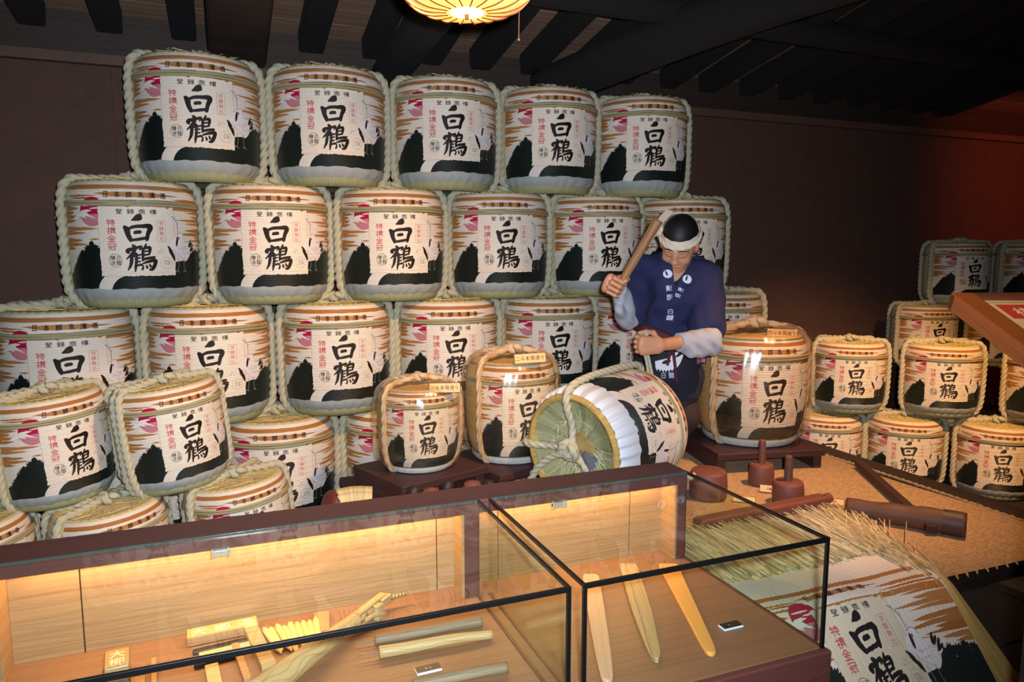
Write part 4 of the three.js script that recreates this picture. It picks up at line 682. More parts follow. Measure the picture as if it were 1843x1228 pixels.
boardThing('tool_blade', 'dark flat iron blade lying in front of the inscribed board', 'blade', -0.03, -1.845, 0.15, 0.018, 0.008, 0.1, M(0x3a322e, 0.4, { metalness: 0.6 }));
boardThing('scraper_tool', 'pale curved wooden scraper between the two dark blades', 'scraper', -0.02, -1.815, 0.14, 0.02, 0.012, 0.1, paleWood);
boardThing('tool_blade', 'dark narrow iron blade crossing under the front glass joint, left of the plane block', 'blade', -0.05, -1.775, 0.1, 0.013, 0.01, 0.14, M(0x2a2420, 0.4, { metalness: 0.6 }));
boardThing('wood_strip', 'narrow upright wooden slat left of the plane block', 'slat', 0.004, -1.745, 0.017, 0.17, 0.014, 0.14, brownBoard);
boardThing('wood_strip', 'short wide wooden slat cut by the bottom of the photo, left case', 'slat', -0.055, -1.69, 0.03, 0.13, 0.012, 0.1, paleWood);
boardThing('wooden_tile', 'small thin wooden board standing behind the auger pole', 'board', 0.207, -1.865, 0.04, 0.1, 0.012, -0.12, brownBoard);
boardThing('wrapped_block', 'plastic-wrapped wooden block with a white character, far left of the case', 'block', -0.262, -1.80, 0.05, 0.085, 0.045, 0.1, oldWood, (t) => { const [c, g] = canvas(128, 200); g.fillStyle = '#b08c58'; g.fillRect(0, 0, 128, 200); pen(g, '大', 22, 20, 84, 70, 9, '#f6ecd8'); pen(g, '柳', 22, 104, 84, 76, 8, '#f6ecd8'); const f = new THREE.PlaneGeometry(0.046, 0.08); f.rotateX(-Math.PI / 2); f.translate(0, 0.0456, 0); obj('lettering', f, M(0xffffff, 0.6, { map: texture(c) }), t); obj('film', (() => { const q = new RoundedBoxGeometry(0.056, 0.049, 0.092, 2, 0.006); q.translate(0, 0.0245, 0); return q; })(), mat_.film, t); });
boardThing('wood_strip', 'thin upright wooden slat between the wrapped block and the narrow blade', 'slat', -0.185, -1.77, 0.012, 0.13, 0.012, 0.08, brownBoard);
boardThing('wood_strip', 'low wooden slat beside the thin upright slat, left case', 'slat', -0.215, -1.73, 0.03, 0.07, 0.01, 0.1, brownBoard);
// ---------------------------------------------------------------- paper lamp above, slanted sign at the right
{
  const lx = 0.735, ly = 2.275, lz = -2.2;
  const t = thing('pendant_lamp', 'glowing pleated paper pendant lamp at the top of the photo', 'lamp', [lx, ly, lz]);
  const shadeMat = MP({ color: 0xffc888, roughness: 0.95, transmission: 0.12, thickness: 0, emissive: 0xff8c30, emissiveIntensity: 0.1 });
  const N = 18;
  for (let i = 0; i < N; i++) {
    const a0 = i / N * 2 * Math.PI, w = 2 * Math.PI / N * 1.12;
    obj('petal', surf(6, 18, (u, v) => { const q = v, r = 0.05 + 0.165 * Math.pow(Math.sin(q * Math.PI / 2), 0.8), y = 0.0 + 0.13 * (1 - Math.cos(q * Math.PI / 2)) + 0.03 * q, a = a0 + (u - 0.5) * w, e = 0.022 * u * (0.3 + v) ; return [(r + e) * Math.sin(a), y + 0.006 - 0.012 * Math.sin(Math.PI * q), (r + e) * Math.cos(a)]; }), shadeMat, t);
  }
  for (let i = 0; i < N; i++) { const a = (i + 0.52) / N * 2 * Math.PI; obj('wire', tube([0, 0.2, 0.4, 0.6, 0.8, 1].map((q) => { const r = 0.062 + 0.168 * Math.pow(Math.sin(q * Math.PI / 2), 0.8), y = 0.13 * (1 - Math.cos(q * Math.PI / 2)) + 0.03 * q + 0.004 - 0.012 * Math.sin(Math.PI * q); return [r * Math.sin(a), y, r * Math.cos(a)]; }), 0.0018, 18, 6), M(0x5a3410, 0.6), t); }
  obj('upper_shade', lathe([[0.222, 0.16], [0.21, 0.21], [0.17, 0.25], [0.09, 0.28], [0.05, 0.285]], 44), shadeMat, t);
  obj('diffuser', lathe([[0, 0.0], [0.03, 0.0], [0.052, 0.004], [0.055, 0.01], [0, 0.012]], 40), new THREE.MeshStandardMaterial({ color: 0xfff0d0, emissive: 0xffe0a0, emissiveIntensity: 2.2 }), t);
  obj('finial', lathe([[0, -0.016], [0.006, -0.014], [0.007, 0], [0, 0.002]], 12), M(0x8a5a20, 0.4), t);
  obj('cable', tube([[0, 0.28, 0], [0, 0.5, 0], [0, 0.86, 0]], 0.004, 8, 8), M(0x181410, 0.6), t);
  const bulb = obj('bulb', new THREE.SphereGeometry(0.03, 20, 14).translate(0, 0.11, 0), new THREE.MeshStandardMaterial({ color: 0xffffff, emissive: 0xffc070, emissiveIntensity: 2.5 }), t);
  const l = new THREE.PointLight(0xffa858, 2.0); l.name = 'lamp_light'; l.position.set(lx, ly + 0.11, lz); l.castShadow = true; scene.add(l);
  const c = thing('pull_cord', 'thin pull cord hanging right of the paper lamp', 'cord', [lx + 0.18, ly - 0.05, lz - 0.02]); obj('cord', tube([[0, 0.3, 0], [0.002, 0.15, 0], [0, 0, 0]], 0.0011, 12, 6), M(0x6a5a4a, 0.7), c); obj('bead', new THREE.SphereGeometry(0.004, 10, 8), M(0x6a5a4a, 0.6), c);
}
{
  const R = V(Math.cos(0.3821), 0, Math.sin(0.3821)), P0 = V(1.59, 1.454, -1.194), toward = V(-Math.sin(0.3821), 0, Math.cos(0.3821));
  const e2 = toward.clone().multiplyScalar(Math.cos(0.36)).add(V(0, -Math.sin(0.36), 0)), n = e2.clone().cross(R).normalize();
  const t = thing('information_board', 'slanted wooden reading board with a red-headed text sheet at the right edge', 'sign', P0.toArray());
  t.quaternion.setFromRotationMatrix(new THREE.Matrix4().makeBasis(R, n, e2));      // x along the far edge, y up from the face, z down the slope
  const W = 0.62, D = 0.46, b = 0.052, fr = M(0xffffff, 0.4, { map: texture(woodCanvas([150, 76, 28], [96, 42, 12], 160, 0.3), true, 2, 4) });
  obj('backing', box(0.006, W - 0.006, -0.03, -0.008, 0.006, D - 0.006, 0.002), fr, t);
  obj('frame_rail', box(0, W, -0.034, 0.006, 0, b * 0.42, 0.003), M(0xffffff, 0.45, { map: texture(woodCanvas([92, 44, 20], [60, 26, 10], 160, 0.3), true, 2, 4) }), t); obj('frame_rail', box(0, W, -0.034, 0.006, D - b, D, 0.003), fr, t);
  obj('frame_stile', box(0, b, -0.0345, 0.0065, b * 0.42 - 0.02, D, 0.003), fr, t); obj('frame_stile', box(W - b, W, -0.0345, 0.0065, b * 0.42 - 0.02, D, 0.003), fr, t);
  const [c, g] = canvas(1024, 800); g.fillStyle = '#e0b878'; g.fillRect(0, 0, 1024, 800); g.strokeStyle = '#6a4a20'; g.lineWidth = 5; g.strokeRect(34, 34, 956, 732); g.fillStyle = '#c02c1c'; g.fillRect(62, 56, 900, 150);
  ['樽', '造'].forEach((ch, i) => pen(g, ch, 110 + i * 110, 90, 84, 92, 9, '#f0c890'));
  const f = surf(2, 2, (u, v) => [b - 0.004 + u * (W - 2 * b + 0.008), -0.0055, b * 0.42 - 0.004 + v * (D - b * 1.42 + 0.008), u, 1 - v]); obj('text_sheet', f, M(0xffffff, 0.55, { map: texture(c) }), t);
  // post of the board down to the floor
  const u = t.localToWorld ? P0.clone().addScaledVector(R, 0.155).addScaledVector(e2, 0.2) : P0; t.updateMatrixWorld(true);
  const p = obj('post', box(-0.03, 0.03, -(u.y - 0.04), 0, -0.03, 0.03, 0.004), darkWood, t); p.position.copy(t.worldToLocal(u.clone().add(V(0, -0.035, 0)))); p.quaternion.copy(t.quaternion.clone().invert()).multiply(new THREE.Quaternion().setFromAxisAngle(V(0, 1, 0), -0.3821));
  const q = obj('foot', box(-0.16, 0.16, 0, 0.03, -0.16, 0.16, 0.006), darkWood, t); q.position.copy(t.worldToLocal(V(u.x, 0.002, u.z))); q.quaternion.copy(p.quaternion);
}
// ---------------------------------------------------------------- the man (one smooth body meshed from a distance field, clothes as its children)
const smin = (a, b, k) => { const h = Math.max(k - Math.abs(a - b), 0) / k; return Math.min(a, b) - h * h * k * 0.25; };
// tapered capsule
function cone(a, b, ra, rb) {
  const ax = a.x, ay = a.y, az = a.z, dx = b.x - ax, dy = b.y - ay, dz = b.z - az, l2 = dx * dx + dy * dy + dz * dz;
  return (x, y, z) => { const px = x - ax, py = y - ay, pz = z - az; let h = (px * dx + py * dy + pz * dz) / l2; h = h < 0 ? 0 : h > 1 ? 1 : h; const qx = px - dx * h, qy = py - dy * h, qz = pz - dz * h; return Math.sqrt(qx * qx + qy * qy + qz * qz) - (ra + (rb - ra) * h); };
}
// ellipsoid in a frame of three axes
function ell(c, ex, ey, ez, rx, ry, rz) {
  return (x, y, z) => { const px = x - c.x, py = y - c.y, pz = z - c.z, a = (px * ex.x + py * ex.y + pz * ex.z) / rx, b = (px * ey.x + py * ey.y + pz * ey.z) / ry, d = (px * ez.x + py * ez.y + pz * ez.z) / rz, k = Math.sqrt(a * a + b * b + d * d); return (k - 1) * Math.min(rx, ry, rz) * (k < 1 ? 1 : 0.5 + 0.5 * Math.max(rx, ry, rz) / Math.min(rx, ry, rz)); };
}
const union = (list, k) => (x, y, z) => { let d = 1e9; for (const f of list) { const q = f(x, y, z); d = d > 1e8 ? q : smin(d, q, k); } return d; };
function meshField(f, center, half, n) {
  const mc = new MarchingCubes(n, new THREE.MeshBasicMaterial(), false, false, 400000), hs = n / 2;
  let i = 0;
  for (let z = 0; z < n; z++) for (let y = 0; y < n; y++) for (let x = 0; x < n; x++) mc.field[i++] = -f(center.x + (x - hs) / hs * half, center.y + (y - hs) / hs * half, center.z + (z - hs) / hs * half);
  mc.isolation = 0; mc.update();
  const c = mc.count, P = new Float32Array(mc.positionArray.subarray(0, c * 3)), N = new Float32Array(c * 3);
  const e = half / n * 0.7;
  for (let k = 0; k < c; k++) {
    const x = P[3 * k] = center.x + P[3 * k] * half, y = P[3 * k + 1] = center.y + P[3 * k + 1] * half, z = P[3 * k + 2] = center.z + P[3 * k + 2] * half;
    let nx = f(x + e, y, z) - f(x - e, y, z), ny = f(x, y + e, z) - f(x, y - e, z), nz = f(x, y, z + e) - f(x, y, z - e); const l = Math.hypot(nx, ny, nz) || 1; N[3 * k] = nx / l; N[3 * k + 1] = ny / l; N[3 * k + 2] = nz / l;
  }
  for (let k = 0; k < c; k += 3) { // wind every triangle outwards
    const a = 3 * k, ux = P[a + 3] - P[a], uy = P[a + 4] - P[a + 1], uz = P[a + 5] - P[a + 2], vx = P[a + 6] - P[a], vy = P[a + 7] - P[a + 1], vz = P[a + 8] - P[a + 2];
    if ((uy * vz - uz * vy) * N[a] + (uz * vx - ux * vz) * N[a + 1] + (ux * vy - uy * vx) * N[a + 2] < 0) for (const A of [P, N]) for (let j = 0; j < 3; j++) { const t = A[a + 3 + j]; A[a + 3 + j] = A[a + 6 + j]; A[a + 6 + j] = t; }
  }
  const g = new THREE.BufferGeometry(); g.setAttribute('position', new THREE.BufferAttribute(P, 3)); g.setAttribute('normal', new THREE.BufferAttribute(N, 3)); g.setAttribute('uv', new THREE.BufferAttribute(new Float32Array(c * 2), 2));
  return g;
}
// a patch that clings to the surface of a field: f(u, v) gives a start point, cast along dir
function cling(f, start, dir, off, nu, nv) {
  return surf(nu, nv, (u, v) => { const p = start(u, v), d = typeof dir === 'function' ? dir(u, v) : dir; let went = 0; for (let i = 0; i < 60; i++) { const q = f(p.x, p.y, p.z) - off; if (q < 0.0004 || went > 0.3) break; const s = Math.min(q, 0.05) * 0.8; went += s; p.addScaledVector(d, -s); } if (went > 0.3) p.addScaledVector(d, went - 0.17); return [p.x, p.y, p.z, u, 1 - v]; });
}
const NX = V(1, 0, 0), NY = V(0, 1, 0), NZ = V(0, 0, 1);
const J = { // joints
  crown: V(2.165, 1.72, -3.06), neck: V(2.125, 1.475, -3.125), chest: V(2.15, 1.36, -3.16), belly: V(2.17, 1.16, -3.22), hip: V(2.215, 0.99, -3.27),
  shR: V(1.985, 1.465, -3.17), elR: V(1.86, 1.27, -3.10), haR: V(1.70, 1.395, -2.93), shL: V(2.305, 1.43, -3.07), elL: V(2.20, 1.135, -2.90), haL: V(1.845, 1.125, -2.90),
};
const camDir = V(-J.crown.x, 0, -J.crown.z).normalize();                       // towards the viewer
const rightV = V(-camDir.z, 0, camDir.x).multiplyScalar(-1);                   // the viewer's right
// head frame
const hf = camDir.clone().multiplyScalar(0.80).addScaledVector(NY, -0.56).addScaledVector(rightV, -0.17).normalize();
let hu = NY.clone().addScaledVector(rightV, 0.13); hu.addScaledVector(hf, -hu.dot(hf)).normalize();
const hr = hu.clone().cross(hf).normalize();                                   // his left, the viewer's right
const HC = V(2.135, 1.60, -3.07), HS = 1.12;
const H = (a, b, c) => HC.clone().addScaledVector(hr, a * HS).addScaledVector(hu, b * HS).addScaledVector(hf, c * HS);
const HE = (a, b, c, rx, ry, rz) => ell(H(a, b, c), hr, hu, hf, rx * HS, ry * HS, rz * HS);
const headParts = [HE(0, 0.03, -0.012, 0.074, 0.088, 0.092), HE(0, -0.03, 0.022, 0.063, 0.078, 0.068), HE(0, -0.078, 0.048, 0.038, 0.034, 0.036)];
const headBase = union(headParts, 0.05);
const faceBits = [
  [HE(0, -0.018, 0.092, 0.012, 0.026, 0.014), 0.018], [HE(0, -0.036, 0.1, 0.017, 0.011, 0.013), 0.014], [HE(-0.013, -0.04, 0.094, 0.009, 0.007, 0.009), 0.008], [HE(0.013, -0.04, 0.094, 0.009, 0.007, 0.009), 0.008],
  [HE(-0.031, 0.014, 0.078, 0.026, 0.009, 0.012), 0.016], [HE(0.031, 0.014, 0.078, 0.026, 0.009, 0.012), 0.016],                // brows
  [HE(-0.036, -0.036, 0.066, 0.024, 0.022, 0.02), 0.02], [HE(0.036, -0.036, 0.066, 0.024, 0.022, 0.02), 0.02],                  // cheeks
  [HE(0, -0.062, 0.083, 0.024, 0.0065, 0.011), 0.008], [HE(0, -0.0715, 0.08, 0.02, 0.007, 0.0105), 0.008],                      // lips
  [HE(-0.032, -0.004, 0.073, 0.0175, 0.0115, 0.012), 0.006], [HE(0.032, -0.004, 0.073, 0.0175, 0.0115, 0.012), 0.006],         // lowered eyelids
  [HE(-0.077, -0.01, -0.008, 0.011, 0.033, 0.02), 0.008], [HE(0.077, -0.01, -0.008, 0.011, 0.033, 0.02), 0.008],                // ears
];
const neckF = cone(H(0, -0.05, -0.01), J.neck.clone().add(V(0.0, -0.03, 0.0)), 0.056, 0.064);
const headF = (x, y, z) => { let d = headBase(x, y, z); for (const [g, k] of faceBits) d = smin(d, g(x, y, z), k); d = smin(d, neckF(x, y, z), 0.03); return d; };
// hands
function handField(origin, axis, toElbow, m, sc, rs) {
  const Y = axis.clone().normalize(), Z = toElbow.clone().multiplyScalar(-1); Z.addScaledVector(Y, -Z.dot(Y)).normalize(); const X = Y.clone().cross(Z).multiplyScalar(m);
  const L = (a, b, c) => origin.clone().addScaledVector(X, a * sc).addScaledVector(Y, b * sc).addScaledVector(Z, c * sc);
  const parts = [], k = rs + 0.0095;
  parts.push([cone(L(-k - 0.004, 0.026, 0.036), L(-k - 0.006, 0.018, -0.04), 0.0145 * sc, 0.019 * sc), 0.02], [cone(L(-k - 0.004, 0.006, 0.04), L(-k - 0.006, 0.003, -0.042), 0.0145 * sc, 0.019 * sc), 0.02], [cone(L(-k - 0.003, -0.014, 0.036), L(-k - 0.006, -0.01, -0.042), 0.014 * sc, 0.018 * sc), 0.02], [cone(L(-k - 0.002, -0.031, 0.028), L(-k - 0.005, -0.018, -0.04), 0.013 * sc, 0.017 * sc), 0.02]);
  const fin = [[0.031, 0.0088, 1.0], [0.0105, 0.0092, 1.06], [-0.0105, 0.0088, 1.0], [-0.0305, 0.0076, 0.84]];
  const fingers = fin.map(([y, r, l], i) => { const q = [L(-k - 0.001, y, 0.036 * l), L(-k * 0.15, y * 1.02, (0.034 + 0.016) * l), L(k * 0.92, y * 1.0, 0.026 * l), L(k * 1.02, y * 0.96, 0.002), L(k * 0.55, y * 0.95, -0.013)]; const seg = []; for (let j = 0; j < 4; j++) seg.push(cone(q[j], q[j + 1], r * sc * (1.06 - j * 0.06), r * sc * (1 - j * 0.06))); return union(seg, 0.004); });
  const thumb = union([cone(L(-k - 0.004, 0.028, -0.032), L(-k * 0.35, 0.05, -0.026), 0.0135 * sc, 0.0115 * sc), cone(L(-k * 0.35, 0.05, -0.026), L(k * 0.8, 0.05, -0.006), 0.0112 * sc, 0.0102 * sc), cone(L(k * 0.8, 0.05, -0.006), L(k * 1.15, 0.044, 0.02), 0.0102 * sc, 0.0085 * sc)], 0.006);
  const wrist = L(-k - 0.006, 0.002, -0.052);
  return { f: (x, y, z) => { let d = 1e9; for (const [p, s] of parts) { const q = p(x, y, z); d = d > 1e8 ? q : smin(d, q, s * sc); } for (const g of fingers) d = smin(d, g(x, y, z), 0.0035); return smin(d, thumb(x, y, z), 0.008); }, wrist, L };
}
const stickA = V(1.700, 1.385, -2.925), stickB = V(1.842, 1.70, -2.815), stickDir = stickB.clone().sub(stickA).normalize();
const handR = handField(J.haR.clone(), stickDir, J.elR.clone().sub(J.haR), 1, 1.12, 0.0165);
const handL = handField(J.haL.clone(), V(0.06, 1, 0.05), J.elL.clone().sub(J.haL), -1, 1.12, 0.013);
const armR = [cone(J.shR, J.elR, 0.052, 0.043), cone(J.elR, handR.wrist, 0.042, 0.028)], armL = [cone(J.shL, J.elL, 0.052, 0.043), cone(J.elL, handL.wrist, 0.042, 0.028)];
const footR = V(2.03, PY + 0.03, -3.32), footL = V(2.25, PY + 0.03, -3.25), kneeR = V(2.07, 0.70, -3.20), kneeL = V(2.23, 0.70, -3.11), hipR = V(2.13, 0.95, -3.29), hipL = V(2.27, 0.95, -3.23);
const toes = camDir.clone().multiplyScalar(0.12);
const torso = [ell(V(2.15, 1.36, -3.15), rightV, NY, camDir, 0.155, 0.16, 0.1), ell(J.belly, rightV, NY, camDir, 0.135, 0.15, 0.095), ell(J.hip, rightV, NY, camDir, 0.15, 0.12, 0.1)];
const bodyF = union([...torso, cone(J.neck.clone().add(V(0, 0.02, 0)), V(2.14, 1.42, -3.14), 0.06, 0.075), ...armR, ...armL, cone(J.shR, J.shL, 0.06, 0.06), cone(hipR, kneeR, 0.08, 0.056), cone(kneeR, footR.clone().add(V(0, 0.03, -0.01)), 0.052, 0.036), cone(hipL, kneeL, 0.08, 0.056), cone(kneeL, footL.clone().add(V(0, 0.03, -0.01)), 0.052, 0.036), cone(footR, footR.clone().add(toes), 0.032, 0.024), cone(footL, footL.clone().add(toes), 0.032, 0.024)], 0.035);
{
  const man = thing('person', 'man in navy jacket and white headband bending over the lying barrel, stick raised', 'person', [0, 0, 0]);
  const skinTex = texture(noiseCanvas([206, 150, 116], 0.08, 2500, 256, 256, 1, 6, 0.12));
  const skin = MP({ color: 0xc08a68, roughness: 0.55, sheen: 0.2, sheenColor: new THREE.Color(0xffc0a0), sheenRoughness: 0.5 });
  const body = obj('body', merge([meshField(bodyF, V(2.06, 1.0, -3.1), 0.72, 120), meshField(headF, V(2.13, 1.58, -3.06), 0.2, 118), meshField((x, y, z) => smin(handR.f(x, y, z), armR[1](x, y, z), 0.014), J.haR.clone().add(V(0.02, -0.02, -0.01)), 0.115, 84), meshField((x, y, z) => smin(handL.f(x, y, z), armL[1](x, y, z), 0.014), J.haL.clone().add(V(0.03, 0, 0)), 0.115, 84)]), skin, man);
  // hair: cap above the headband
  const hairF = (x, y, z) => { const px = x - HC.x, py = y - HC.y, pz = z - HC.z, b = (px * hu.x + py * hu.y + pz * hu.z) / HS, c = (px * hf.x + py * hf.y + pz * hf.z) / HS; const d = HE(0, 0.034, -0.014, 0.08, 0.094, 0.098)(x, y, z); return Math.max(d, (0.022 - b + Math.max(0, c + 0.03) * 0.28) * HS * (c > -0.02 ? 1 : 1)); };
  const hairBack = (x, y, z) => { const px = x - HC.x, py = y - HC.y, pz = z - HC.z, b = (px * hu.x + py * hu.y + pz * hu.z) / HS, c = (px * hf.x + py * hf.y + pz * hf.z) / HS; return Math.max(HE(0, 0.02, -0.016, 0.078, 0.1, 0.094)(x, y, z), (c + 0.03) * HS, (-0.06 - b) * HS); };
  obj('hair', meshField((x, y, z) => Math.min(hairF(x, y, z), hairBack(x, y, z)), V(2.13, 1.6, -3.07), 0.17, 90), M(0x0c0908, 0.6), man);
  // eyebrows, closed eyes, mouth line
  const onFace = (a, b, len, thick, bend, m, name) => { const P = []; for (let i = 0; i <= 8; i++) { const t = i / 8 - 0.5, q = H(a + t * len, b + bend * (0.25 - t * t) * 4, 0.12); for (let k = 0; k < 50; k++) { const d = headF(q.x, q.y, q.z); if (d < 0.0003) break; q.addScaledVector(hf, -d * 0.8); } P.push(q); } obj(name, tube(P, (s, t) => thick * (0.4 + 0.6 * Math.sin(Math.PI * Math.min(1, Math.max(0, t)))), 14, 8), m, man); };
  const browM = M(0x140d0a, 0.8);
  onFace(-0.033, 0.017, 0.044, 0.0034, 0.004, browM, 'eyebrow'); onFace(0.033, 0.017, 0.044, 0.0034, 0.004, browM, 'eyebrow');
  onFace(-0.032, -0.0125, 0.032, 0.0016, -0.003, browM, 'eyelashes'); onFace(0.032, -0.0125, 0.032, 0.0016, -0.003, browM, 'eyelashes');
  onFace(0, -0.0665, 0.044, 0.0016, -0.001, M(0x6e3a30, 0.6), 'mouth_line');
  // headband: twisted white cloth round the brow, knot and tails at his right
  const band = []; for (let i = 0; i < 48; i++) { const a = i / 48 * 2 * Math.PI; band.push([0.083 * Math.sin(a), 0.036 + 0.006 * Math.cos(a) * -1, -0.012 + 0.101 * Math.cos(a)]); }
  const cloth = M(0xd8cab4, 0.8);
  const hb = obj('headband', surf(96, 6, (u, v) => { const a = u * 2 * Math.PI, o = 0.004 * Math.sin(v * Math.PI) + 0.0012 * Math.sin(a * 13 + v * 5), q = H((0.0815 + o) * Math.sin(a), 0.02 + 0.046 * v + 0.012 * (1 - Math.cos(a)) * 0.4, -0.012 + (0.0985 + o) * Math.cos(a)); return q.toArray(); }), cloth, man);
  obj('headband_roll', rope(band.map(([a, b, c]) => H(a * 1.03, b + 0.004, c * 1.02)), 0.012, 0.11, true, 0.008, 12), cloth, hb);
  const kq = H(-0.088, 0.05, -0.01);
  obj('headband_knot', tube([H(-0.08, 0.03, 0.015), H(-0.1, 0.045, 0.0), H(-0.098, 0.07, -0.01), H(-0.082, 0.06, 0.0), H(-0.09, 0.04, 0.01)], 0.012, 28, 12), cloth, hb);
  obj('headband_tail', surf(4, 14, (u, v) => { const q = H(-0.092 - 0.01 * Math.sin(v * 4) + (u - 0.5) * 0.03 + v * 0.03, 0.06 + v * 0.085, -0.005 + (u - 0.5) * 0.03 - 0.02 * v); return q.toArray(); }), cloth, hb);
  obj('headband_tail', surf(4, 14, (u, v) => { const q = H(-0.1 - 0.035 * v + (u - 0.5) * 0.024, 0.05 - 0.07 * v * v + 0.01 * v, 0.01 + (u - 0.5) * 0.032 + 0.02 * v); return q.toArray(); }), cloth, hb);
  // jacket
  const navyTex = texture(noiseCanvas([54, 60, 112], 0.12, 4000, 256, 256, 1, 3, 0.2), true, 6, 6);
  const navy = M(0x1c2048, 0.85), dark = M(0x121426, 0.85);
  const folds = (x, y, z) => 0.0035 * Math.sin(x * 46 + y * 16 + Math.sin(z * 28) * 1.4) * Math.sin(y * 19 + z * 31) + 0.0022 * Math.sin(y * 58 - x * 37 + z * 12);
  const trunk = union([ell(V(2.148, 1.37, -3.15), rightV, NY, camDir, 0.178, 0.175, 0.122), ell(V(2.168, 1.19, -3.21), rightV, NY, camDir, 0.158, 0.17, 0.118), cone(J.shR.clone().add(V(0.01, -0.005, 0)), J.shL.clone().add(V(-0.01, -0.005, 0)), 0.07, 0.07), cone(V(2.11, 1.46, -3.14), V(2.14, 1.40, -3.14), 0.075, 0.1)], 0.06);
  const elRj = V(1.885, 1.31, -3.10), elLj = V(2.235, 1.19, -2.965);
  const sleeves = union([cone(J.shR, elRj, 0.074, 0.086), cone(V(1.95, 1.38, -3.15), V(1.915, 1.235, -3.10), 0.07, 0.05), cone(J.shL, elLj, 0.078, 0.094), cone(V(2.30, 1.30, -3.03), V(2.275, 1.085, -2.985), 0.07, 0.056)], 0.05);
  const vTip = V(2.085, 1.375, -3.0), wedge = union([cone(V(2.115, 1.50, -3.03), V(2.07, 1.375, -2.985), 0.06, 0.012), cone(V(2.115, 1.50, -3.06), V(2.085, 1.39, -3.03), 0.06, 0.012)], 0.01);
  const jacketF = (x, y, z) => { const d = smin(trunk(x, y, z), sleeves(x, y, z), 0.05) + folds(x, y, z); return Math.max(d, -wedge(x, y, z), -neckHole(x, y, z)); };
  const neckHole = cone(H(0, -0.03, 0), J.neck.clone().add(V(0, -0.02, 0)), 0.068, 0.072);
  const jacketSolid = (x, y, z) => smin(trunk(x, y, z), sleeves(x, y, z), 0.05) + folds(x, y, z);
  obj('jacket', meshField(jacketF, V(2.12, 1.27, -3.09), 0.38, 112), navy, man);
  // skirt of the jacket, apron and trousers
  const apronF = union([ell(V(2.185, 1.06, -3.24), rightV, NY, camDir, 0.158, 0.13, 0.122), ell(V(2.20, 0.92, -3.24), rightV, NY, camDir, 0.172, 0.16, 0.13), cone(V(2.13, 0.86, -3.2), V(2.10, 0.78, -3.16), 0.11, 0.115), cone(V(2.25, 0.86, -3.17), V(2.22, 0.80, -3.14), 0.1, 0.095)], 0.07);
  obj('apron', meshField((x, y, z) => Math.max(apronF(x, y, z) + folds(x, y, z) * 1.4, 0.80 - y, y - 1.16), V(2.19, 0.95, -3.2), 0.3, 90), dark, man);
  obj('trousers', meshField(union([cone(hipR, kneeR, 0.098, 0.074), cone(kneeR, footR.clone().add(V(0, 0.06, 0)), 0.07, 0.05), cone(hipL, kneeL, 0.092, 0.07), cone(kneeL, footL.clone().add(V(0, 0.06, 0)), 0.07, 0.05)], 0.04), V(2.2, 0.72, -3.2), 0.34, 84), M(0x2e1a16, 0.85), man);
  // sash
  const sashPath = []; const sc = V(2.172, 1.125, -3.215); for (let i = 0; i < 40; i++) { const a = i / 40 * 2 * Math.PI, q = sc.clone().addScaledVector(rightV, 0.19 * Math.sin(a)).addScaledVector(camDir, 0.19 * Math.cos(a)); q.y += -0.1 * Math.sin(a) * 0.55; const d0 = sc.clone().setY(q.y).sub(q).normalize(); for (let k = 0; k < 50; k++) { const d = Math.min(jacketSolid(q.x, q.y, q.z), apronF(q.x, q.y, q.z)) - 0.004; if (Math.abs(d) < 0.0005) break; q.addScaledVector(d0, d * 0.8); } sashPath.push(q); }
  const sashM = M(0x4a1a20, 0.8);
  obj('sash', tube(sashPath, (s, t, a) => 0.022 * (0.75 + 0.25 * Math.cos(2 * a)), 100, 10, true), sashM, man);
  const sk = sc.clone().addScaledVector(camDir, 0.15).addScaledVector(rightV, 0.03).add(V(0, -0.03, 0));
  const drop = (dx, l) => tube([0, 0.25, 0.5, 0.75, 1].map((k) => { const q = sk.clone().addScaledVector(rightV, dx * k).add(V(0, -l * k, 0)).addScaledVector(camDir, 0.1); for (let j = 0; j < 50; j++) { const d = Math.min(jacketSolid(q.x, q.y, q.z), apronF(q.x, q.y, q.z)) - 0.006; if (Math.abs(d) < 0.0006) break; q.addScaledVector(camDir, -d * 0.8); } return q; }), (s, t) => 0.010 * (1 - 0.3 * t), 24, 8);
  obj('sash_end', drop(0.03, 0.2), sashM, man); obj('sash_end', drop(-0.02, 0.12), sashM, man);
  // white under-sleeves
  const white = M(0xa4a8b2, 0.9);
  obj('tabi_socks', meshField(union([cone(footR.clone().add(V(0, 0.05, -0.01)), footR, 0.045, 0.04), cone(footR, footR.clone().add(toes), 0.039, 0.031), cone(footL.clone().add(V(0, 0.05, -0.01)), footL, 0.045, 0.04), cone(footL, footL.clone().add(toes), 0.039, 0.031)], 0.02), V(2.2, 0.5, -3.2), 0.3, 70), M(0x17131a, 0.85), man);
  const wr = handR.wrist.clone().lerp(J.elR, 0.18), wl = handL.wrist.clone().lerp(J.elL, 0.38);
  const dR = J.elR.clone().sub(handR.wrist).normalize(), dL = J.elL.clone().sub(handL.wrist).normalize();
  const slR = union([cone(wr, J.elR.clone().add(V(0.01, -0.01, 0)), 0.04, 0.058), cone(wr.clone().add(V(-0.0, -0.1, 0.01)), J.elR.clone().add(V(0, -0.05, 0)), 0.02, 0.045)], 0.05);
  const slL = union([cone(wl, J.elL.clone().add(V(0.01, 0.0, 0)), 0.044, 0.058), cone(wl.clone().add(V(0.07, -0.06, 0.01)), J.elL.clone().add(V(0.055, -0.055, 0.0)), 0.016, 0.022)], 0.06);
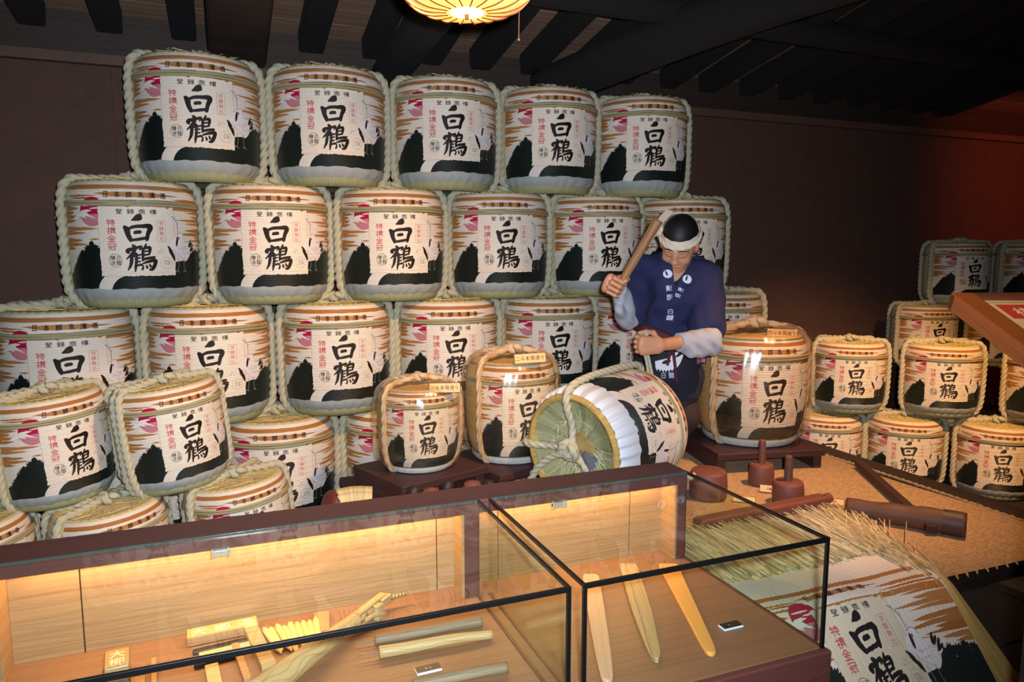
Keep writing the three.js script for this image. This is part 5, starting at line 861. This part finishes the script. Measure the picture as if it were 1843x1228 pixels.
  const cut = (f, p, d) => (x, y, z) => Math.max(f(x, y, z) + 0.004 * Math.sin(x * 70 + y * 50) * Math.sin(z * 50 + y * 40), -((x - p.x) * d.x + (y - p.y) * d.y + (z - p.z) * d.z));
  obj('under_sleeve', meshField(cut(slR, wr, dR), J.elR.clone().add(V(-0.03, 0, 0.03)), 0.17, 70), white, man);
  obj('under_sleeve', meshField(cut(slL, wl, dL), J.elL.clone().add(V(-0.04, -0.01, 0)), 0.19, 70), white, man);
  // collar bands that carry the white lettering, cast onto the jacket from the front
  const lap = (name, pts, w, chars, emblem) => {
    const c = new THREE.CatmullRomCurve3(pts, false, 'centripetal'), [cv, g] = canvas(96, 640); g.fillStyle = '#1c2048'; g.fillRect(0, 0, 96, 640);
    g.fillStyle = '#d4dcec'; if (emblem) { g.save(); g.translate(48, emblem); g.rotate(-0.2); g.beginPath(); g.ellipse(0, 0, 40, 34, 0, 0, 7); g.fill(); g.fillStyle = '#1c2048'; g.beginPath(); g.moveTo(-4, 12); g.quadraticCurveTo(4, -22, 24, -26); g.quadraticCurveTo(22, 0, 6, 14); g.fill(); g.restore(); }
    for (const [ch, y, s] of chars) pen(g, ch, 48 - s / 2, y, s, s, s * 0.1, '#d4dcec');
    obj(name, cling(jacketSolid, (u, v) => { const q = c.getPoint(v), tg = c.getTangent(v), sd = tg.clone().cross(camDir).normalize(); return q.addScaledVector(sd, (u - 0.5) * w).addScaledVector(camDir, 0.12); }, camDir.clone(), 0.006, 6, 48), M(0xffffff, 0.8, { map: texture(cv) }), man);
  };
  const at = (u, v) => { const d = V(0, 0, 0), yaw = 0.3821, pit = 0.1207, F = V(Math.sin(yaw) * Math.cos(pit), -Math.sin(pit), -Math.cos(yaw) * Math.cos(pit)), R = V(Math.cos(yaw), 0, Math.sin(yaw)), U = R.clone().cross(F); d.copy(F).addScaledVector(R, (u - 921.5) / 1301).addScaledVector(U, -(v - 614) / 1301); return d.multiplyScalar(3.55).add(V(0, 1.55, 0)); };
  lap('collar_band', [at(1193, 452), at(1201, 490), at(1204, 525), at(1206, 560), at(1204, 586)], 0.055, [['清', 270, 50], ['酒', 345, 50], ['白', 470, 58], ['鶴', 545, 60]], 176);
  lap('collar_band', [at(1262, 462), at(1234, 508), at(1219, 535), at(1211, 565)], 0.055, [['清', 300, 50], ['酒', 385, 50]], 190);
  // crane crest and characters on the apron
  { const [cv, g] = canvas(256, 256); g.fillStyle = '#121426'; g.fillRect(0, 0, 256, 256); g.fillStyle = '#dcdce4'; g.beginPath(); g.moveTo(20, 150); for (let i = 0; i <= 14; i++) g.lineTo(24 + i * 10, 190 + (i % 2 ? 16 : 0) + 10 * Math.sin(i / 4)); g.quadraticCurveTo(190, 170, 214, 80); g.quadraticCurveTo(190, 116, 150, 122); g.lineTo(200, 60); g.quadraticCurveTo(140, 90, 110, 126); g.quadraticCurveTo(60, 136, 20, 150); g.fill(); g.fillStyle = '#121426'; g.beginPath(); g.ellipse(96, 150, 30, 12, -0.3, 0, 7); g.fill(); pen(g, '白', 60, 216, 36, 36, 4, '#b8bcd0'); pen(g, '鶴', 110, 216, 36, 36, 4, '#b8bcd0');
    obj('crest', cling(apronF, (u, v) => at(1170 + u * 74, 618 + v * 74).addScaledVector(camDir, -0.1), camDir.clone(), 0.007, 14, 14), M(0xffffff, 0.8, { map: texture(cv) }), man); }
  { const [cv, g] = canvas(64, 160); g.fillStyle = '#1c2048'; g.fillRect(0, 0, 64, 160); pen(g, '白', 10, 8, 44, 60, 5, '#d89088'); pen(g, '鶴', 8, 82, 48, 66, 4, '#d89088');
    obj('side_lettering', cling((x, y, z) => Math.min(apronF(x, y, z), jacketSolid(x, y, z)), (u, v) => at(1252 + u * 22, 628 + v * 42).addScaledVector(camDir, -0.1), camDir.clone(), 0.006, 6, 8), M(0xffffff, 0.8, { map: texture(cv) }), man); }
  // what he holds
  const st = thing('wooden_stick', 'plain brown wooden stick raised in the man\'s right hand', 'stick', [0, 0, 0]);
  obj('shaft', tube([stickA.clone().addScaledVector(stickDir, -0.03), stickA.clone().lerp(stickB, 0.35), stickA.clone().lerp(stickB, 0.7), stickB], (s, t) => 0.0165 + 0.008 * t, 30, 20), M(0xffffff, 0.6, { map: texture(woodCanvas([150, 108, 66], [90, 60, 34], 120, 0.3)) }), st);
  const rp = thing('held_rope', 'twisted straw rope hanging from the man\'s left hand to the lying barrel', 'rope', [0, 0, 0]);
  const hl = J.haL;
  for (const o of [-0.007, 0.009]) obj('strand', rope([hl.clone().add(V(o * 0.5, 0.055, 0.0)), hl.clone().add(V(o, 0.02, 0.0)), hl.clone().add(V(o, -0.03, 0.0)), hl.clone().add(V(o + 0.014, -0.1, 0.005)), hl.clone().add(V(o * 1.6 + 0.03, -0.2, 0.01)), hl.clone().add(V(o * 2 + 0.035, -0.25, 0.012))], 0.008, 0.05), mat_.rope, rp);
}
scene.traverse((o) => { if (o.isMesh) { o.castShadow = true; o.receiveShadow = true; } });
renderer.render(scene, camera);
